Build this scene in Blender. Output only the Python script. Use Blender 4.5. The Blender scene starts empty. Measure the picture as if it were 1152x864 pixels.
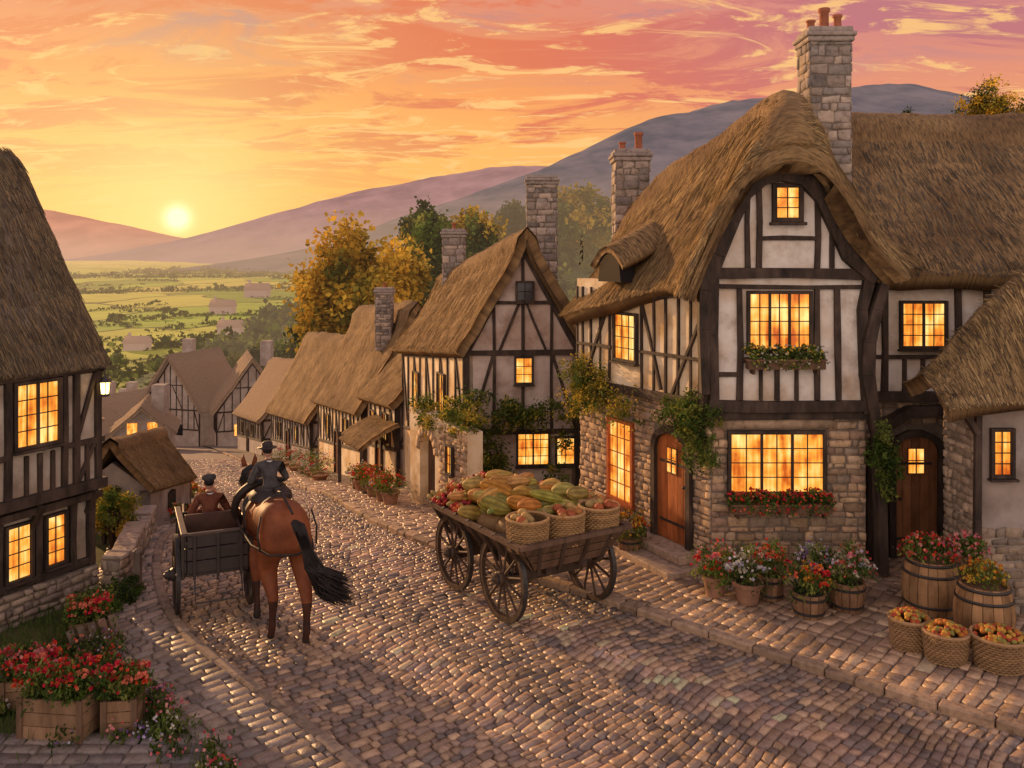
import bpy, math, random
import numpy as np
from mathutils import Vector, Matrix, noise
R=random.Random(7); rng=np.random.default_rng(7)
scene=bpy.context.scene
V=Vector
# ------------------------------------------------------------------ nodes
def nd(nt,t,ins=None,**at):
    n=nt.nodes.new(t)
    for k,v in at.items(): setattr(n,k,v)
    if ins:
        for k,v in ins.items():
            if isinstance(v,bpy.types.NodeSocket): nt.links.new(v,n.inputs[k])
            else: n.inputs[k].default_value=v
    return n
def c4(c): return (c[0],c[1],c[2],1.0)
def mixc(nt,f,a,b,blend='MIX'):
    n=nt.nodes.new('ShaderNodeMix'); n.data_type='RGBA'; n.blend_type=blend
    for i,v in ((0,f),(6,a),(7,b)):
        if isinstance(v,bpy.types.NodeSocket): nt.links.new(v,n.inputs[i])
        elif i==0: n.inputs[0].default_value=v
        else: n.inputs[i].default_value=c4(v)
    return n.outputs[2]
def ramp(nt,f,stops):
    n=nt.nodes.new('ShaderNodeValToRGB'); cr=n.color_ramp
    while len(cr.elements)<len(stops): cr.elements.new(0.5)
    for e,(p,c) in zip(cr.elements,stops):
        e.position=p; e.color=c4(c) if hasattr(c,'__len__') else (c,c,c,1)
    nt.links.new(f,n.inputs[0]); return n.outputs[0]
def mth(nt,op,a,b=0.0,c=None):
    ins={0:a,1:b}
    if c is not None: ins[2]=c
    return nd(nt,'ShaderNodeMath',ins,operation=op).outputs[0]
def mr(nt,v,a,b,c=0.0,d=1.0,smooth=False):
    return nd(nt,'ShaderNodeMapRange',{0:v,1:a,2:b,3:c,4:d},interpolation_type='SMOOTHSTEP' if smooth else 'LINEAR').outputs[0]
def nolight(m):
    try: m.cycles.emission_sampling='NONE'
    except Exception as ex: print(ex)
def gmat(name,cols,scale=3,detail=6,rough=.85,bump=.3,bdist=.02,stretch=(1,1,1),coord='Object',attr=False,
         big=None,bscale=None,haze=None,spec=.3,transl=0,emis=None,rampr=(.3,.7)):
    m=bpy.data.materials.new(name); m.use_nodes=True; nt=m.node_tree; nt.nodes.clear()
    tc=nd(nt,'ShaderNodeTexCoord')
    mp=nd(nt,'ShaderNodeMapping',{0:tc.outputs[coord],3:stretch})
    no=nd(nt,'ShaderNodeTexNoise',{'Vector':mp.outputs[0],'Scale':scale,'Detail':min(detail,4.0),'Roughness':.65})
    n=len(cols); lo,hi=rampr
    col=ramp(nt,no.outputs[0],[(lo+(hi-lo)*i/max(1,n-1),c) for i,c in enumerate(cols)])
    if big:
        nb=nd(nt,'ShaderNodeTexNoise',{'Vector':tc.outputs['Object'],'Scale':big[0],'Detail':2.0})
        f=mr(nt,nb.outputs[0],.42,.62)
        col=mixc(nt,f,col,mixc(nt,1.0,col,big[1],'MULTIPLY'))
    if attr:
        a=nd(nt,'ShaderNodeAttribute',attribute_name='Col'); col=mixc(nt,1.0,col,a.outputs[0],'MULTIPLY')
    p=nd(nt,'ShaderNodeBsdfPrincipled',{'Base Color':col,'Roughness':rough,'Specular IOR Level':spec})
    if bump:
        nb2=nd(nt,'ShaderNodeTexNoise',{'Vector':mp.outputs[0],'Scale':bscale or scale*3,'Detail':2.0})
        b=nd(nt,'ShaderNodeBump',{'Height':nb2.outputs[0],'Strength':bump,'Distance':bdist})
        nt.links.new(b.outputs[0],p.inputs['Normal'])
    sh=p.outputs[0]
    if haze: sh=hazed(nt,sh,*haze); nolight(m)
    nd(nt,'ShaderNodeOutputMaterial',{0:sh}); return m
def leafmat(name,transl=.3,haze=None):
    m=bpy.data.materials.new(name); m.use_nodes=True; nt=m.node_tree; nt.nodes.clear()
    a=nd(nt,'ShaderNodeAttribute',attribute_name='Col').outputs[0]
    d=nd(nt,'ShaderNodeBsdfDiffuse',{0:a}); t=nd(nt,'ShaderNodeBsdfTranslucent',{0:a})
    sh=nd(nt,'ShaderNodeMixShader',{0:transl,1:d.outputs[0],2:t.outputs[0]}).outputs[0]
    if haze: sh=hazed(nt,sh,*haze); nolight(m)
    nd(nt,'ShaderNodeOutputMaterial',{0:sh}); return m
def hazed(nt,sh,d0,d1,fmax,col,power=1.0):  # aerial haze mixed into the surface shader as emission, growing with distance
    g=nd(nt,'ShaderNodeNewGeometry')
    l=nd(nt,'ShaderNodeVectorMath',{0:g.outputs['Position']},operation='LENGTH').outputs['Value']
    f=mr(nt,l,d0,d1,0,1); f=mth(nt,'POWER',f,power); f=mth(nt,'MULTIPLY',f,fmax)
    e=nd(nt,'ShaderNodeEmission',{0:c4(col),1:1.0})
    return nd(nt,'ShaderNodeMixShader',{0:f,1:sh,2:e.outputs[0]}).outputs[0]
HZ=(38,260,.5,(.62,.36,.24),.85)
M={}
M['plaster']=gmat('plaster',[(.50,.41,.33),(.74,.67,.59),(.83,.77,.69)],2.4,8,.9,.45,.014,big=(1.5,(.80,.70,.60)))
M['plaster_warm']=gmat('plaster_warm',[(.56,.42,.25),(.78,.64,.43),(.84,.72,.53)],2.4,8,.9,.45,.014,big=(1.3,(.82,.70,.54)))
M['plaster_pink']=gmat('plaster_pink',[(.38,.28,.23),(.58,.47,.40),(.68,.57,.49)],2.4,8,.9,.4,.012,big=(1.1,(.82,.74,.68)))
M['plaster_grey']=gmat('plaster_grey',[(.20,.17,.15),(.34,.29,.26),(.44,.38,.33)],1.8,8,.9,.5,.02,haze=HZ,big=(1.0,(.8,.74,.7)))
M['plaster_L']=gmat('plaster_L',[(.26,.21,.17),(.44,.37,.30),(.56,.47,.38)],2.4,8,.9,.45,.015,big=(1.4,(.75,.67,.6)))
M['timber']=gmat('timber',[(.018,.012,.009),(.05,.033,.024),(.095,.064,.045)],5,8,.75,.6,.014,stretch=(1,1,.35))
M['stone']=gmat('stone',[(.5,.45,.41),(.95,.88,.8),(1.15,1.05,.95)],9,6,.88,.7,.014,attr=True)
M['mortar']=gmat('mortar',[(.14,.11,.085),(.25,.2,.155)],8,6,.95,.6,.02)
M['thatch']=gmat('thatch',[(.085,.053,.028),(.25,.155,.068),(.40,.255,.11)],5,8,.95,.8,.025,stretch=(6,.8,1),coord='UV',big=(.7,(.64,.60,.58)))
M['thatch_grey']=gmat('thatch_grey',[(.06,.046,.034),(.14,.108,.075),(.21,.16,.11)],5,8,.95,.8,.025,stretch=(6,.8,1),coord='UV',big=(.6,(.68,.74,.58)))
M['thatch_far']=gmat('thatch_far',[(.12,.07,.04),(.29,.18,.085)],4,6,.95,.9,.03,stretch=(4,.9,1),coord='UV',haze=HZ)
M['straw']=leafmat('straw',.05)
M['leaf']=leafmat('leaf',.3)
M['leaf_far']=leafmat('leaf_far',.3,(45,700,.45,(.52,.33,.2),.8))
M['flower']=leafmat('flower',.25)
M['bark']=gmat('bark',[(.03,.02,.015),(.09,.065,.045)],6,6,.9,.8,.03,stretch=(1,1,.2))
M['wood']=gmat('wood',[(.5,.45,.4),(.85,.82,.8),(1.1,1.1,1.1)],7,8,.7,.6,.01,stretch=(1,1,.3),attr=True)
M['paint']=gmat('paint',[(.6,.6,.6),(1,1,1)],6,5,.5,.3,.005,attr=True,spec=.45)
M['iron']=gmat('iron',[(.012,.012,.013),(.05,.04,.035)],9,5,.5,.3,.003,spec=.5)
M['terracotta']=gmat('terracotta',[(.55,.55,.55),(1,1,1)],7,6,.85,.4,.005,attr=True)
M['wicker']=gmat('wicker',[(.6,.6,.6),(1,1,1)],16,4,.8,.5,.006,attr=True)
M['produce']=gmat('produce',[(.55,.48,.4),(1,1,1)],9,4,.65,.3,.004,attr=True,spec=.3)
M['horse']=gmat('horse_coat',[(.11,.03,.011),(.20,.058,.02),(.30,.09,.032)],2.5,5,.62,.25,.006,spec=.25)
M['horse_dark']=gmat('horse_dark',[(.03,.013,.009),(.08,.028,.014)],5,4,.6,.15,.004)
M['hair']=gmat('hair_black',[(.006,.005,.005),(.03,.022,.018)],12,4,.6,.2,.004)
M['hoof']=gmat('hoof',[(.015,.012,.01),(.05,.04,.03)],12,4,.5,.2,.004)
M['leather']=gmat('leather',[(.012,.008,.006),(.04,.025,.018)],12,4,.6,.2,.004,spec=.4)
M['skin']=gmat('skin',[(.42,.22,.15),(.5,.28,.2)],12,3,.55,.1,.002)
M['coat_grey']=gmat('coat_grey',[(.04,.037,.038),(.095,.085,.08)],8,5,.95,.6,.015,spec=.1)
M['coat_brown']=gmat('coat_brown',[(.10,.033,.02),(.19,.07,.04)],8,5,.95,.6,.015,spec=.1)
M['trousers']=gmat('trousers',[(.03,.025,.022),(.06,.05,.045)],8,5,.9,.5,.01)
M['cloth_white']=gmat('cloth_white',[(.5,.47,.43),(.65,.62,.58)],8,5,.9,.3,.01)
def glowmat(name,c1,c2,c3,st):
    m=bpy.data.materials.new(name); m.use_nodes=True; nt=m.node_tree; nt.nodes.clear()
    tc=nd(nt,'ShaderNodeTexCoord')
    n1=nd(nt,'ShaderNodeTexNoise',{'Vector':tc.outputs['Object'],'Scale':2.6,'Detail':3.0})
    mp=nd(nt,'ShaderNodeMapping',{0:tc.outputs['Object'],3:(9,9,.8)})
    n2=nd(nt,'ShaderNodeTexNoise',{'Vector':mp.outputs[0],'Scale':1.6,'Detail':3.0})
    f=mth(nt,'ADD',mth(nt,'MULTIPLY',n1.outputs[0],.6),mth(nt,'MULTIPLY',n2.outputs[0],.4))
    col=ramp(nt,f,[(.38,c1),(.5,c2),(.62,c3)])
    e=nd(nt,'ShaderNodeEmission',{0:col,1:st})
    g=nd(nt,'ShaderNodeBsdfGlossy',{0:(.5,.5,.5,1),1:.12})
    fr=nd(nt,'ShaderNodeFresnel',{0:1.45})
    s=nd(nt,'ShaderNodeMixShader',{0:fr.outputs[0],1:e.outputs[0],2:g.outputs[0]})
    nd(nt,'ShaderNodeOutputMaterial',{0:s.outputs[0]}); return m
M['glow']=glowmat('lit_window_glass',(.50,.09,.01),(1,.36,.045),(1,.72,.24),1.35)
M['lamp']=glowmat('lamp_flame',(1,.5,.1),(1,.7,.25),(1,.85,.5),5)
m=bpy.data.materials.new('dark_glass'); m.use_nodes=True
b=m.node_tree.nodes['Principled BSDF']; b.inputs['Base Color'].default_value=(.02,.02,.025,1); b.inputs['Roughness'].default_value=.15
M['dark']=m
# ------------------------------------------------------------------ mesh builder
class MB:
    def __init__(s): s.v=[];s.f=[];s.c=[];s.u=[]
    def add(s,vs,fs,col=(1,1,1),uv=None):
        o=len(s.v); s.v.extend([tuple(p) for p in vs]); s.f.extend([tuple(i+o for i in f) for f in fs])
        s.c.extend([col]*len(vs)); s.u.extend(uv if uv else [(0,0)]*len(vs))
    def bulk(s,P,C):
        n=len(P); o=len(s.v); s.v.extend(map(tuple,P.reshape(-1,3).tolist()))
        s.c.extend(map(tuple,np.repeat(C,4,axis=0).tolist())); s.u.extend([(0,0)]*(4*n))
        s.f.extend([(o+4*i,o+4*i+1,o+4*i+2,o+4*i+3) for i in range(n)])
    def build(s,name,mat,parent=None,smooth=False,world=True,bevel=0):
        me=bpy.data.meshes.new(name); me.from_pydata(s.v,[],s.f)
        a=me.color_attributes.new('Col','FLOAT_COLOR','POINT')
        ca=np.ones((len(s.v),4),dtype=np.float32)
        if s.c: ca[:,:3]=np.array(s.c,dtype=np.float32)
        a.data.foreach_set('color',ca.ravel())
        uvl=me.uv_layers.new(name='UVMap'); li=np.empty(len(me.loops),dtype=np.int32); me.loops.foreach_get('vertex_index',li)
        uvl.data.foreach_set('uv',np.array(s.u,dtype=np.float32)[li].ravel())
        me.materials.append(mat)
        if smooth: me.polygons.foreach_set('use_smooth',[True]*len(me.polygons))
        me.update()
        ob=bpy.data.objects.new(name,me); scene.collection.objects.link(ob)
        if parent:
            ob.parent=parent
            if world: ob.matrix_parent_inverse=Matrix.Translation(parent.location).inverted() if not parent.get('rot') else (Matrix.Translation(parent.location)@Matrix.Rotation(parent['rot'],4,'Z')).inverted()
        if bevel:
            bm=ob.modifiers.new('bevel','BEVEL'); bm.width=bevel; bm.segments=1; bm.limit_method='ANGLE'
        return ob
def empty(name,loc,rot=0):
    e=bpy.data.objects.new(name,None); e.location=loc; e.rotation_euler=(0,0,rot); e['rot']=rot
    e.empty_display_size=.3; scene.collection.objects.link(e); return e
BF=[(0,3,2,1),(4,5,6,7),(0,1,5,4),(1,2,6,5),(2,3,7,6),(3,0,4,7)]
def box8(mb,ps,col=(1,1,1)): mb.add(ps,BF,col)
def obox(mb,c,u,v,w,col=(1,1,1)):
    c=V(c)
    box8(mb,[c-u-v-w,c+u-v-w,c+u+v-w,c-u+v-w,c-u-v+w,c+u-v+w,c+u+v+w,c-u+v+w],col)
def abox(mb,x0,x1,y0,y1,z0,z1,col=(1,1,1)):
    box8(mb,[(x0,y0,z0),(x1,y0,z0),(x1,y1,z0),(x0,y1,z0),(x0,y0,z1),(x1,y0,z1),(x1,y1,z1),(x0,y1,z1)],col)
def bar(mb,a,b,w,h,up=V((0,0,1)),col=(1,1,1)):
    a=V(a);b=V(b);d=(b-a).normalized(); s=d.cross(up)
    if s.length<1e-3: s=d.cross(V((1,0,0)))
    s.normalize(); t=s.cross(d).normalized()
    obox(mb,(a+b)/2,d*((b-a).length/2),s*(w/2),t*(h/2),col)
def frame(d):
    d=V(d).normalized(); a=V((0,0,1)) if abs(d.z)<.9 else V((1,0,0))
    s=d.cross(a).normalized(); return d,s,s.cross(d).normalized()
def tube(mb,pts,rad,n=8,col=(1,1,1),sq=1.0):
    pts=[V(p) for p in pts]; vs=[];fs=[]
    for i,p in enumerate(pts):
        d=(pts[min(i+1,len(pts)-1)]-pts[max(i-1,0)]); _,s,t=frame(d)
        r=rad[i] if hasattr(rad,'__len__') else rad
        for k in range(n):
            a=2*math.pi*k/n; vs.append(p+s*(r*math.cos(a))+t*(r*sq*math.sin(a)))
    for i in range(len(pts)-1):
        for k in range(n):
            k2=(k+1)%n; fs.append((i*n+k,i*n+k2,(i+1)*n+k2,(i+1)*n+k))
    fs.append(tuple(range(n-1,-1,-1))); fs.append(tuple((len(pts)-1)*n+k for k in range(n)))
    mb.add(vs,fs,col)
def lathe(mb,c,prof,n=20,col=(1,1,1),axis=(0,0,1),closed=False,colf=None,wob=0):
    c=V(c); d,s,t=frame(axis); vs=[];fs=[]; m=len(prof)
    for k in range(n):
        a=2*math.pi*k/n
        for r,z in prof:
            rr=r*(1+wob*math.sin(a*2+z*9)); vs.append(c+d*z+s*(rr*math.cos(a))+t*(rr*math.sin(a)))
    for k in range(n):
        k2=(k+1)%n
        for i in range(m if closed else m-1):
            j=(i+1)%m; fs.append((k*m+i,k*m+j,k2*m+j,k2*m+i))
    mb.add(vs,fs,col)
def ell(mb,c,r,rot=None,nu=14,nv=8,col=(1,1,1),ribs=0,ra=.08,bend=0):
    vs=[];fs=[]; rot=rot or Matrix.Identity(3); c=V(c)
    for j in range(nv+1):
        ph=math.pi*j/nv
        for i in range(nu):
            a=2*math.pi*i/nu; k=1+(ra*math.cos(a*ribs) if ribs else 0)
            p=V((r[0]*math.sin(ph)*math.cos(a)*k,r[1]*math.sin(ph)*math.sin(a)*k,r[2]*math.cos(ph)))
            if bend: p.x+=bend*(p.z/r[2])**2*r[2]
            vs.append(c+rot@p)
    for j in range(nv):
        for i in range(nu):
            i2=(i+1)%nu; fs.append((j*nu+i,(j+1)*nu+i,(j+1)*nu+i2,j*nu+i2))
    if ribs:
        o=len(mb.v); mb.add(vs,fs,col)
        for j in range(nv+1):
            for i in range(nu):
                k=.62+.5*(.5+.5*math.cos(2*math.pi*i/nu*ribs)); mb.c[o+j*nu+i]=tuple(q*k for q in col)
    else: mb.add(vs,fs,col)
def prism(mb,pts,off,col=(1,1,1),uv=None):
    n=len(pts); a=[V(p) for p in pts]; b=[p+off for p in a]
    fs=[tuple(range(n)),tuple(range(2*n-1,n-1,-1))]+[(i,i+n,(i+1)%n+n,(i+1)%n) for i in range(n)]
    mb.add(a+b,fs,col)
def leaves(mb,c,rad,n,size,cols,clumps=40,cr=.28,asp=.5,shell=.45,up=0,hem=False):
    c=np.array(c,float); rad=np.array(rad,float)
    d=rng.normal(size=(clumps,3)); d/=np.linalg.norm(d,axis=1)[:,None]
    if hem: d[:,2]=np.abs(d[:,2])
    rr=shell+(1-shell)*rng.random(clumps)**.6
    cc=d*rr[:,None]
    idx=rng.integers(0,clumps,n); sc=.55+.8*rng.random(clumps)
    p=cc[idx]+rng.normal(size=(n,3))*cr*.6*sc[idx][:,None]
    p=c+p*rad
    a=rng.normal(size=(n,3)); a/=np.linalg.norm(a,axis=1)[:,None]
    b=rng.normal(size=(n,3)); b=np.cross(a,b); b/=np.linalg.norm(b,axis=1)[:,None]
    if up: a[:,2]=np.abs(a[:,2])+up; a/=np.linalg.norm(a,axis=1)[:,None]
    s=size*(.6+.8*rng.random(n))[:,None]
    P=np.stack([p-a*s*.5,p+b*s*asp*.5,p+a*s*.5,p-b*s*asp*.5],1)
    cols=np.array(cols); cl=cols[rng.integers(0,len(cols),clumps)]*(.65+.7*rng.random(clumps))[:,None]
    C=cl[idx]*(.75+.5*rng.random(n))[:,None]
    mb.bulk(P,np.clip(C,0,1)); return c+cc*rad
def blossoms(mb,c,rad,n,size,cols,hem=True):
    c=np.array(c,float); rad=np.array(rad,float)
    d=rng.normal(size=(n,3)); d/=np.linalg.norm(d,axis=1)[:,None]
    if hem: d[:,2]=np.abs(d[:,2])
    p=c+d*rad*(.85+.3*rng.random(n))[:,None]
    cols=np.array(cols); C=cols[rng.integers(0,len(cols),n)]*(.75+.35*rng.random(n))[:,None]
    for k in range(3):
        a=rng.normal(size=(n,3)); a/=np.linalg.norm(a,axis=1)[:,None]
        b=rng.normal(size=(n,3)); b=np.cross(a,b); b/=np.linalg.norm(b,axis=1)[:,None]
        s=size*(.7+.6*rng.random(n))[:,None]*.5
        P=np.stack([p-a*s,p+b*s,p+a*s,p-b*s],1); mb.bulk(P,np.clip(C,0,1))
GREEN=[(.08,.13,.025),(.13,.17,.04),(.055,.09,.025),(.17,.19,.045)]
YEL=[(.44,.32,.045),(.32,.26,.04),(.18,.18,.035),(.52,.36,.055)]
AUT=[(.54,.32,.035),(.40,.26,.035),(.62,.40,.05),(.22,.18,.03)]
DARKG=[(.04,.06,.025),(.06,.08,.03),(.09,.105,.035)]
RED=[(.65,.05,.03),(.75,.12,.05),(.6,.03,.06),(.8,.25,.15)]
# ------------------------------------------------------------------ ground profile & road
_zy=[-30,0,13,15.5,19,21,24,28,36,48,60,80,110,150,220,300,500,9000]
_zz=[0,0,0,-.06,-.5,-.85,-1.4,-2.3,-3.8,-6,-8.2,-12,-18,-25,-31,-34,-36,-36]
def _mk():
    ys=np.arange(-30,600,.25); z=np.interp(ys,_zy,_zz); k=np.ones(9)/9; zp=np.pad(z,4,mode='edge'); return ys,np.convolve(zp,k,'valid')
_Y,_Z=_mk()
def zg(y): return float(np.interp(y,_Y,_Z))
ST=[((11.5,4.1),(7.2,-1.2),(16,10)),((8.2,6.8),(4.3,2.1),(12.5,12)),((3.9,10.4),(.3,6.6),(8.2,15)),((1.44,12.66),(-2.0,9.25),(5.2,16.4)),
((-1.4,15.5),(-4.6,12.2),(2.6,18.6)),((-3.2,18.8),(-6.2,15.8),(.2,21.4)),((-4.7,22.9),(-7.3,21.0),(-1.5,25)),((-7.0,28.6),(-9.9,27.6),(-4.2,30.4)),
((-9.7,35),(-12.8,34.4),(-7.0,36.6)),((-15,48.8),(-18.3,48.4),(-12.4,50)),((-19.6,60),(-23.2,60),(-17,61.5)),((-28,80),(-33,79),(-26,82)),((-42,104),(-47,103),(-40,107))]
def catm(p,t):
    n=len(p)-1; i=min(int(t),n-1); f=t-i
    a=p[max(i-1,0)];b=p[i];c=p[i+1];d=p[min(i+2,n)]
    return .5*((2*b)+(c-a)*f+(2*a-5*b+4*c-d)*f*f+(3*b-a-3*c+d)*f**3)
def mktab(idxa,idxb,offa=0,offb=0):
    A=[V(s[idxa]) for s in ST]; B=[V(s[idxb]) for s in ST]
    raw=[(catm(A,i*.02),catm(B,i*.02)) for i in range(int((len(ST)-1)/.02)+1)]
    L=[0]
    for i in range(1,len(raw)): L.append(L[-1]+(((raw[i][0]+raw[i][1])-(raw[i-1][0]+raw[i-1][1]))/2).length)
    L=np.array(L); a=np.array([[r[0].x,r[0].y,r[1].x,r[1].y] for r in raw]); T=np.arange(0,L[-1],.1)
    return np.stack([np.interp(T,L,a[:,k]) for k in range(4)],1)
class Strip:
    def __init__(s,tab): s.t=tab; s.len=(len(tab)-1)*.1
    def at(s,t,u):
        i=min(max(int(t/.1),0),len(s.t)-2); f=t/.1-i; r=s.t[i]*(1-f)+s.t[i+1]*f
        return r[0]*(1-u)+r[2]*u, r[1]*(1-u)+r[3]*u
    def width(s,t):
        a=s.at(t,0);b=s.at(t,1); return math.hypot(a[0]-b[0],a[1]-b[1])
    def sheet(s,mb,dz,ds=.5,nu=8):
        n=int(s.len/ds); vs=[];uv=[]
        for i in range(n+1):
            for j in range(nu+1):
                x,y=s.at(i*ds,j/nu); vs.append((x,y,zg(y)+dz)); uv.append((j/nu*4.5,i*ds))
        fs=[(i*(nu+1)+j,i*(nu+1)+j+1,(i+1)*(nu+1)+j+1,(i+1)*(nu+1)+j) for i in range(n) for j in range(nu)]
        mb.add(vs,fs,(1,1,1),uv)
def stone9(mb,corners,upf,h,col,inset=.22):
    cx=sum(c[0] for c in corners)/4; cy=sum(c[1] for c in corners)/4; vs=[]
    for k,hh in ((0,-.3),(.05,.6),(inset,1.0)):
        for c in corners: vs.append(upf(c[0]+(cx-c[0])*k,c[1]+(cy-c[1])*k,h*hh))
    fs=[(8,9,10,11)]
    for r in (0,4):
        for i in range(4): j=(i+1)%4; fs.append((r+i,r+j,r+4+j,r+4+i))
    mb.add(vs,fs,col)
def strip_stones(mb,S,t0,t1,w,l,hgt,dz,cols,umin=0,umax=1,inset=.22,warm=None,wob=0.0):
    t=t0
    while t<t1:
        ll=l*R.uniform(.8,1.2)*(1+max(0,t-24)*.03); W=S.width(t); u=umin*W-R.random()*w
        while u<umax*W:
            f=(u/W); tr_=0
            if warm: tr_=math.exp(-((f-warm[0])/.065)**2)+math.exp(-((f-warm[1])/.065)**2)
            ww=w*R.uniform(.55,1.5)*(1+max(0,t-24)*.03)*(1+.3*tr_); g=.007
            a0=max(u,umin*W)+g;a1=min(u+ww,umax*W)-g
            if a1-a0>.04:
                b0=t+g; b1=t+ll-g; j=lambda: R.uniform(-.012,.012)
                cs=[(a0+j(),b0+j()),(a1+j(),b0+j()),(a1+j(),b1+j()),(a0+j(),b1+j())]
                hh=R.uniform(-.009,.011)-tr_*.008; tlt=R.uniform(-.05,.05); am=(a0+a1)/2
                def up(a,b,h):
                    bb=b+wob*noise.noise(V((a*.9,b*.25,2.0)))
                    x,y=S.at(bb,a/W); return (x,y,zg(y)+dz+h+hh+tlt*(a-am))
                c=R.choice(cols); pn=noise.noise(V((u*.7,t*.5,9.0)))
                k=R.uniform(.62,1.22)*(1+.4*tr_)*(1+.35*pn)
                stone9(mb,cs,up,hgt,(min(.6,c[0]*k*(1+.06*tr_)),c[1]*k,c[2]*k),inset)
            u+=ww
        t+=ll
road=Strip(mktab(1,0)); pav=Strip(mktab(0,2))
def farroad():
    m=bpy.data.materials.new('cobble_bed'); m.use_nodes=True; nt=m.node_tree; nt.nodes.clear()
    tc=nd(nt,'ShaderNodeTexCoord')
    no=nd(nt,'ShaderNodeTexNoise',{'Vector':tc.outputs['UV'],'Scale':2.0,'Detail':4.0})
    br=nd(nt,'ShaderNodeTexBrick',{'Vector':tc.outputs['UV'],'Color1':(.26,.19,.145,1),'Color2':(.17,.13,.11,1),'Mortar':(.07,.052,.04,1),'Scale':1.0,'Mortar Size':.012,'Brick Width':.25,'Row Height':.15})
    col=mixc(nt,.5,br.outputs[0],ramp(nt,no.outputs[0],[(.3,(.10,.075,.06)),(.7,(.28,.2,.14))]))
    b=nd(nt,'ShaderNodeBump',{'Height':br.outputs['Fac'],'Strength':-.5,'Distance':.02})
    p=nd(nt,'ShaderNodeBsdfPrincipled',{'Base Color':col,'Roughness':.8,'Normal':b.outputs[0]})
    nd(nt,'ShaderNodeOutputMaterial',{0:p.outputs[0]}); return m
M['cobble_bed']=farroad()
M['cobble']=gmat('cobble',[(.55,.53,.5),(.92,.9,.88),(1.12,1.1,1.06)],11,6,.52,.6,.012,attr=True,spec=.5)
rd=empty('cobblestone_road',(0,12,0))
mb=MB(); road.sheet(mb,.012); mb.build('road_bed',M['cobble_bed'],rd)
mb=MB(); CC=[(.38,.26,.175),(.46,.31,.195),(.27,.20,.155),(.52,.35,.21),(.33,.23,.17),(.22,.175,.15)]
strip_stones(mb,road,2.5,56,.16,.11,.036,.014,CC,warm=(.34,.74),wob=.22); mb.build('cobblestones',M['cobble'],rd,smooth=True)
pv=empty('stone_pavement',(3,13,0))
mb=MB(); pav.sheet(mb,.10)
mb.build('pavement_bed',M['mortar'],pv)
mb=MB(); PC=[(.46,.31,.2),(.52,.355,.225),(.37,.26,.18)]
strip_stones(mb,pav,3,24,.25,.17,.022,.102,PC,umin=.02,umax=.95,inset=.12,wob=.12)
strip_stones(mb,pav,24,44,.4,.3,.022,.102,PC,umin=.03,umax=.6,inset=.12); mb.build('paving_stones',M['cobble'],pv,smooth=True)
mb=MB(); t=1.0
while t<70:
    l=R.uniform(.25,.65); x0,y0=road.at(t,1);x1,y1=road.at(t+l-.015,1); a=V((x0,y0,zg(y0)));b_=V((x1,y1,zg(y1)))
    d=(b_-a).normalized(); s=V((d.y,-d.x,0)); k=R.uniform(.65,1.15); o=R.uniform(-.02,.025)
    obox(mb,(a+b_)/2+s*(.03+o)+V((0,0,.065)),d*((b_-a).length/2)+s*R.uniform(-.012,.012),s*.085,V((0,0,.075+R.uniform(-.014,.018))),(.38*k,.28*k,.2*k)); t+=l
mb.build('kerb_stones',M['stone'],pv,bevel=.024)
Lt=[]
for i in range(len(road.t)):
    r=road.t[i]; d=V((r[2]-r[0],r[3]-r[1])).normalized(); w=1.0
    Lt.append([r[0]-d.x*w,r[1]-d.y*w,r[0],r[1]])
lp=Strip(np.array(Lt)); lv=empty('flagstone_verge',(-3,10,0))
mb=MB(); lp.sheet(mb,.06,nu=3); mb.build('verge_bed',M['mortar'],lv)
VC=[(.29,.225,.18),(.36,.27,.2),(.23,.185,.155)]
mb=MB(); strip_stones(mb,lp,2,24,.24,.17,.022,.062,VC,umax=.9,inset=.14,wob=.12); mb.build('flagstones',M['cobble'],lv,smooth=True)
# small paved yard in front of the flower troughs
mb=MB(); box8(mb,[(-8,6.0,-.1),(-1.2,6.0,-.1),(-3.0,9.05,-.1),(-8,9.25,-.1),(-8,6.0,.03),(-1.2,6.0,.03),(-3.0,9.05,.03),(-8,9.25,.03)]); mb.build('yard_bed',M['mortar'],lv)
mb=MB(); y=6.1
while y<9.1:
    h_=R.uniform(.15,.22); xr=-1.3-(y-6.1)*.62; x=-7.6-R.random()*.2
    while x<xr:
        w_=R.uniform(.16,.4); q=R.uniform(.65,1.15); c=R.choice([(.24,.20,.175),(.3,.24,.2),(.2,.175,.16)]); j=lambda:R.uniform(-.012,.012)
        stone9(mb,[(x+.008+j(),y+.008+j()),(x+w_-.008+j(),y+.008+j()),(x+w_-.008+j(),y+h_-.008+j()),(x+.008+j(),y+h_-.008+j())],lambda a,b,h:(a,b,.034+h),.02,tuple(k*q for k in c),.12); x+=w_
    y+=h_
mb.build('yard_flagstones',M['cobble'],lv,smooth=True)
mb=MB(); t=1.0
while t<34:
    l=R.uniform(.3,.6); x0,y0=road.at(t,0);x1,y1=road.at(t+l-.015,0); a=V((x0,y0,zg(y0)));b_=V((x1,y1,zg(y1)))
    d=(b_-a).normalized(); s=V((-d.y,d.x,0)); k=R.uniform(.7,1.15)
    obox(mb,(a+b_)/2+s*(.04+R.uniform(-.018,.022))+V((0,0,.045)),d*((b_-a).length/2),s*.07,V((0,0,.055+R.uniform(-.012,.014))),(.33*k,.26*k,.2*k)); t+=l
mb.build('verge_kerb',M['stone'],lv,bevel=.022)
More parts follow.
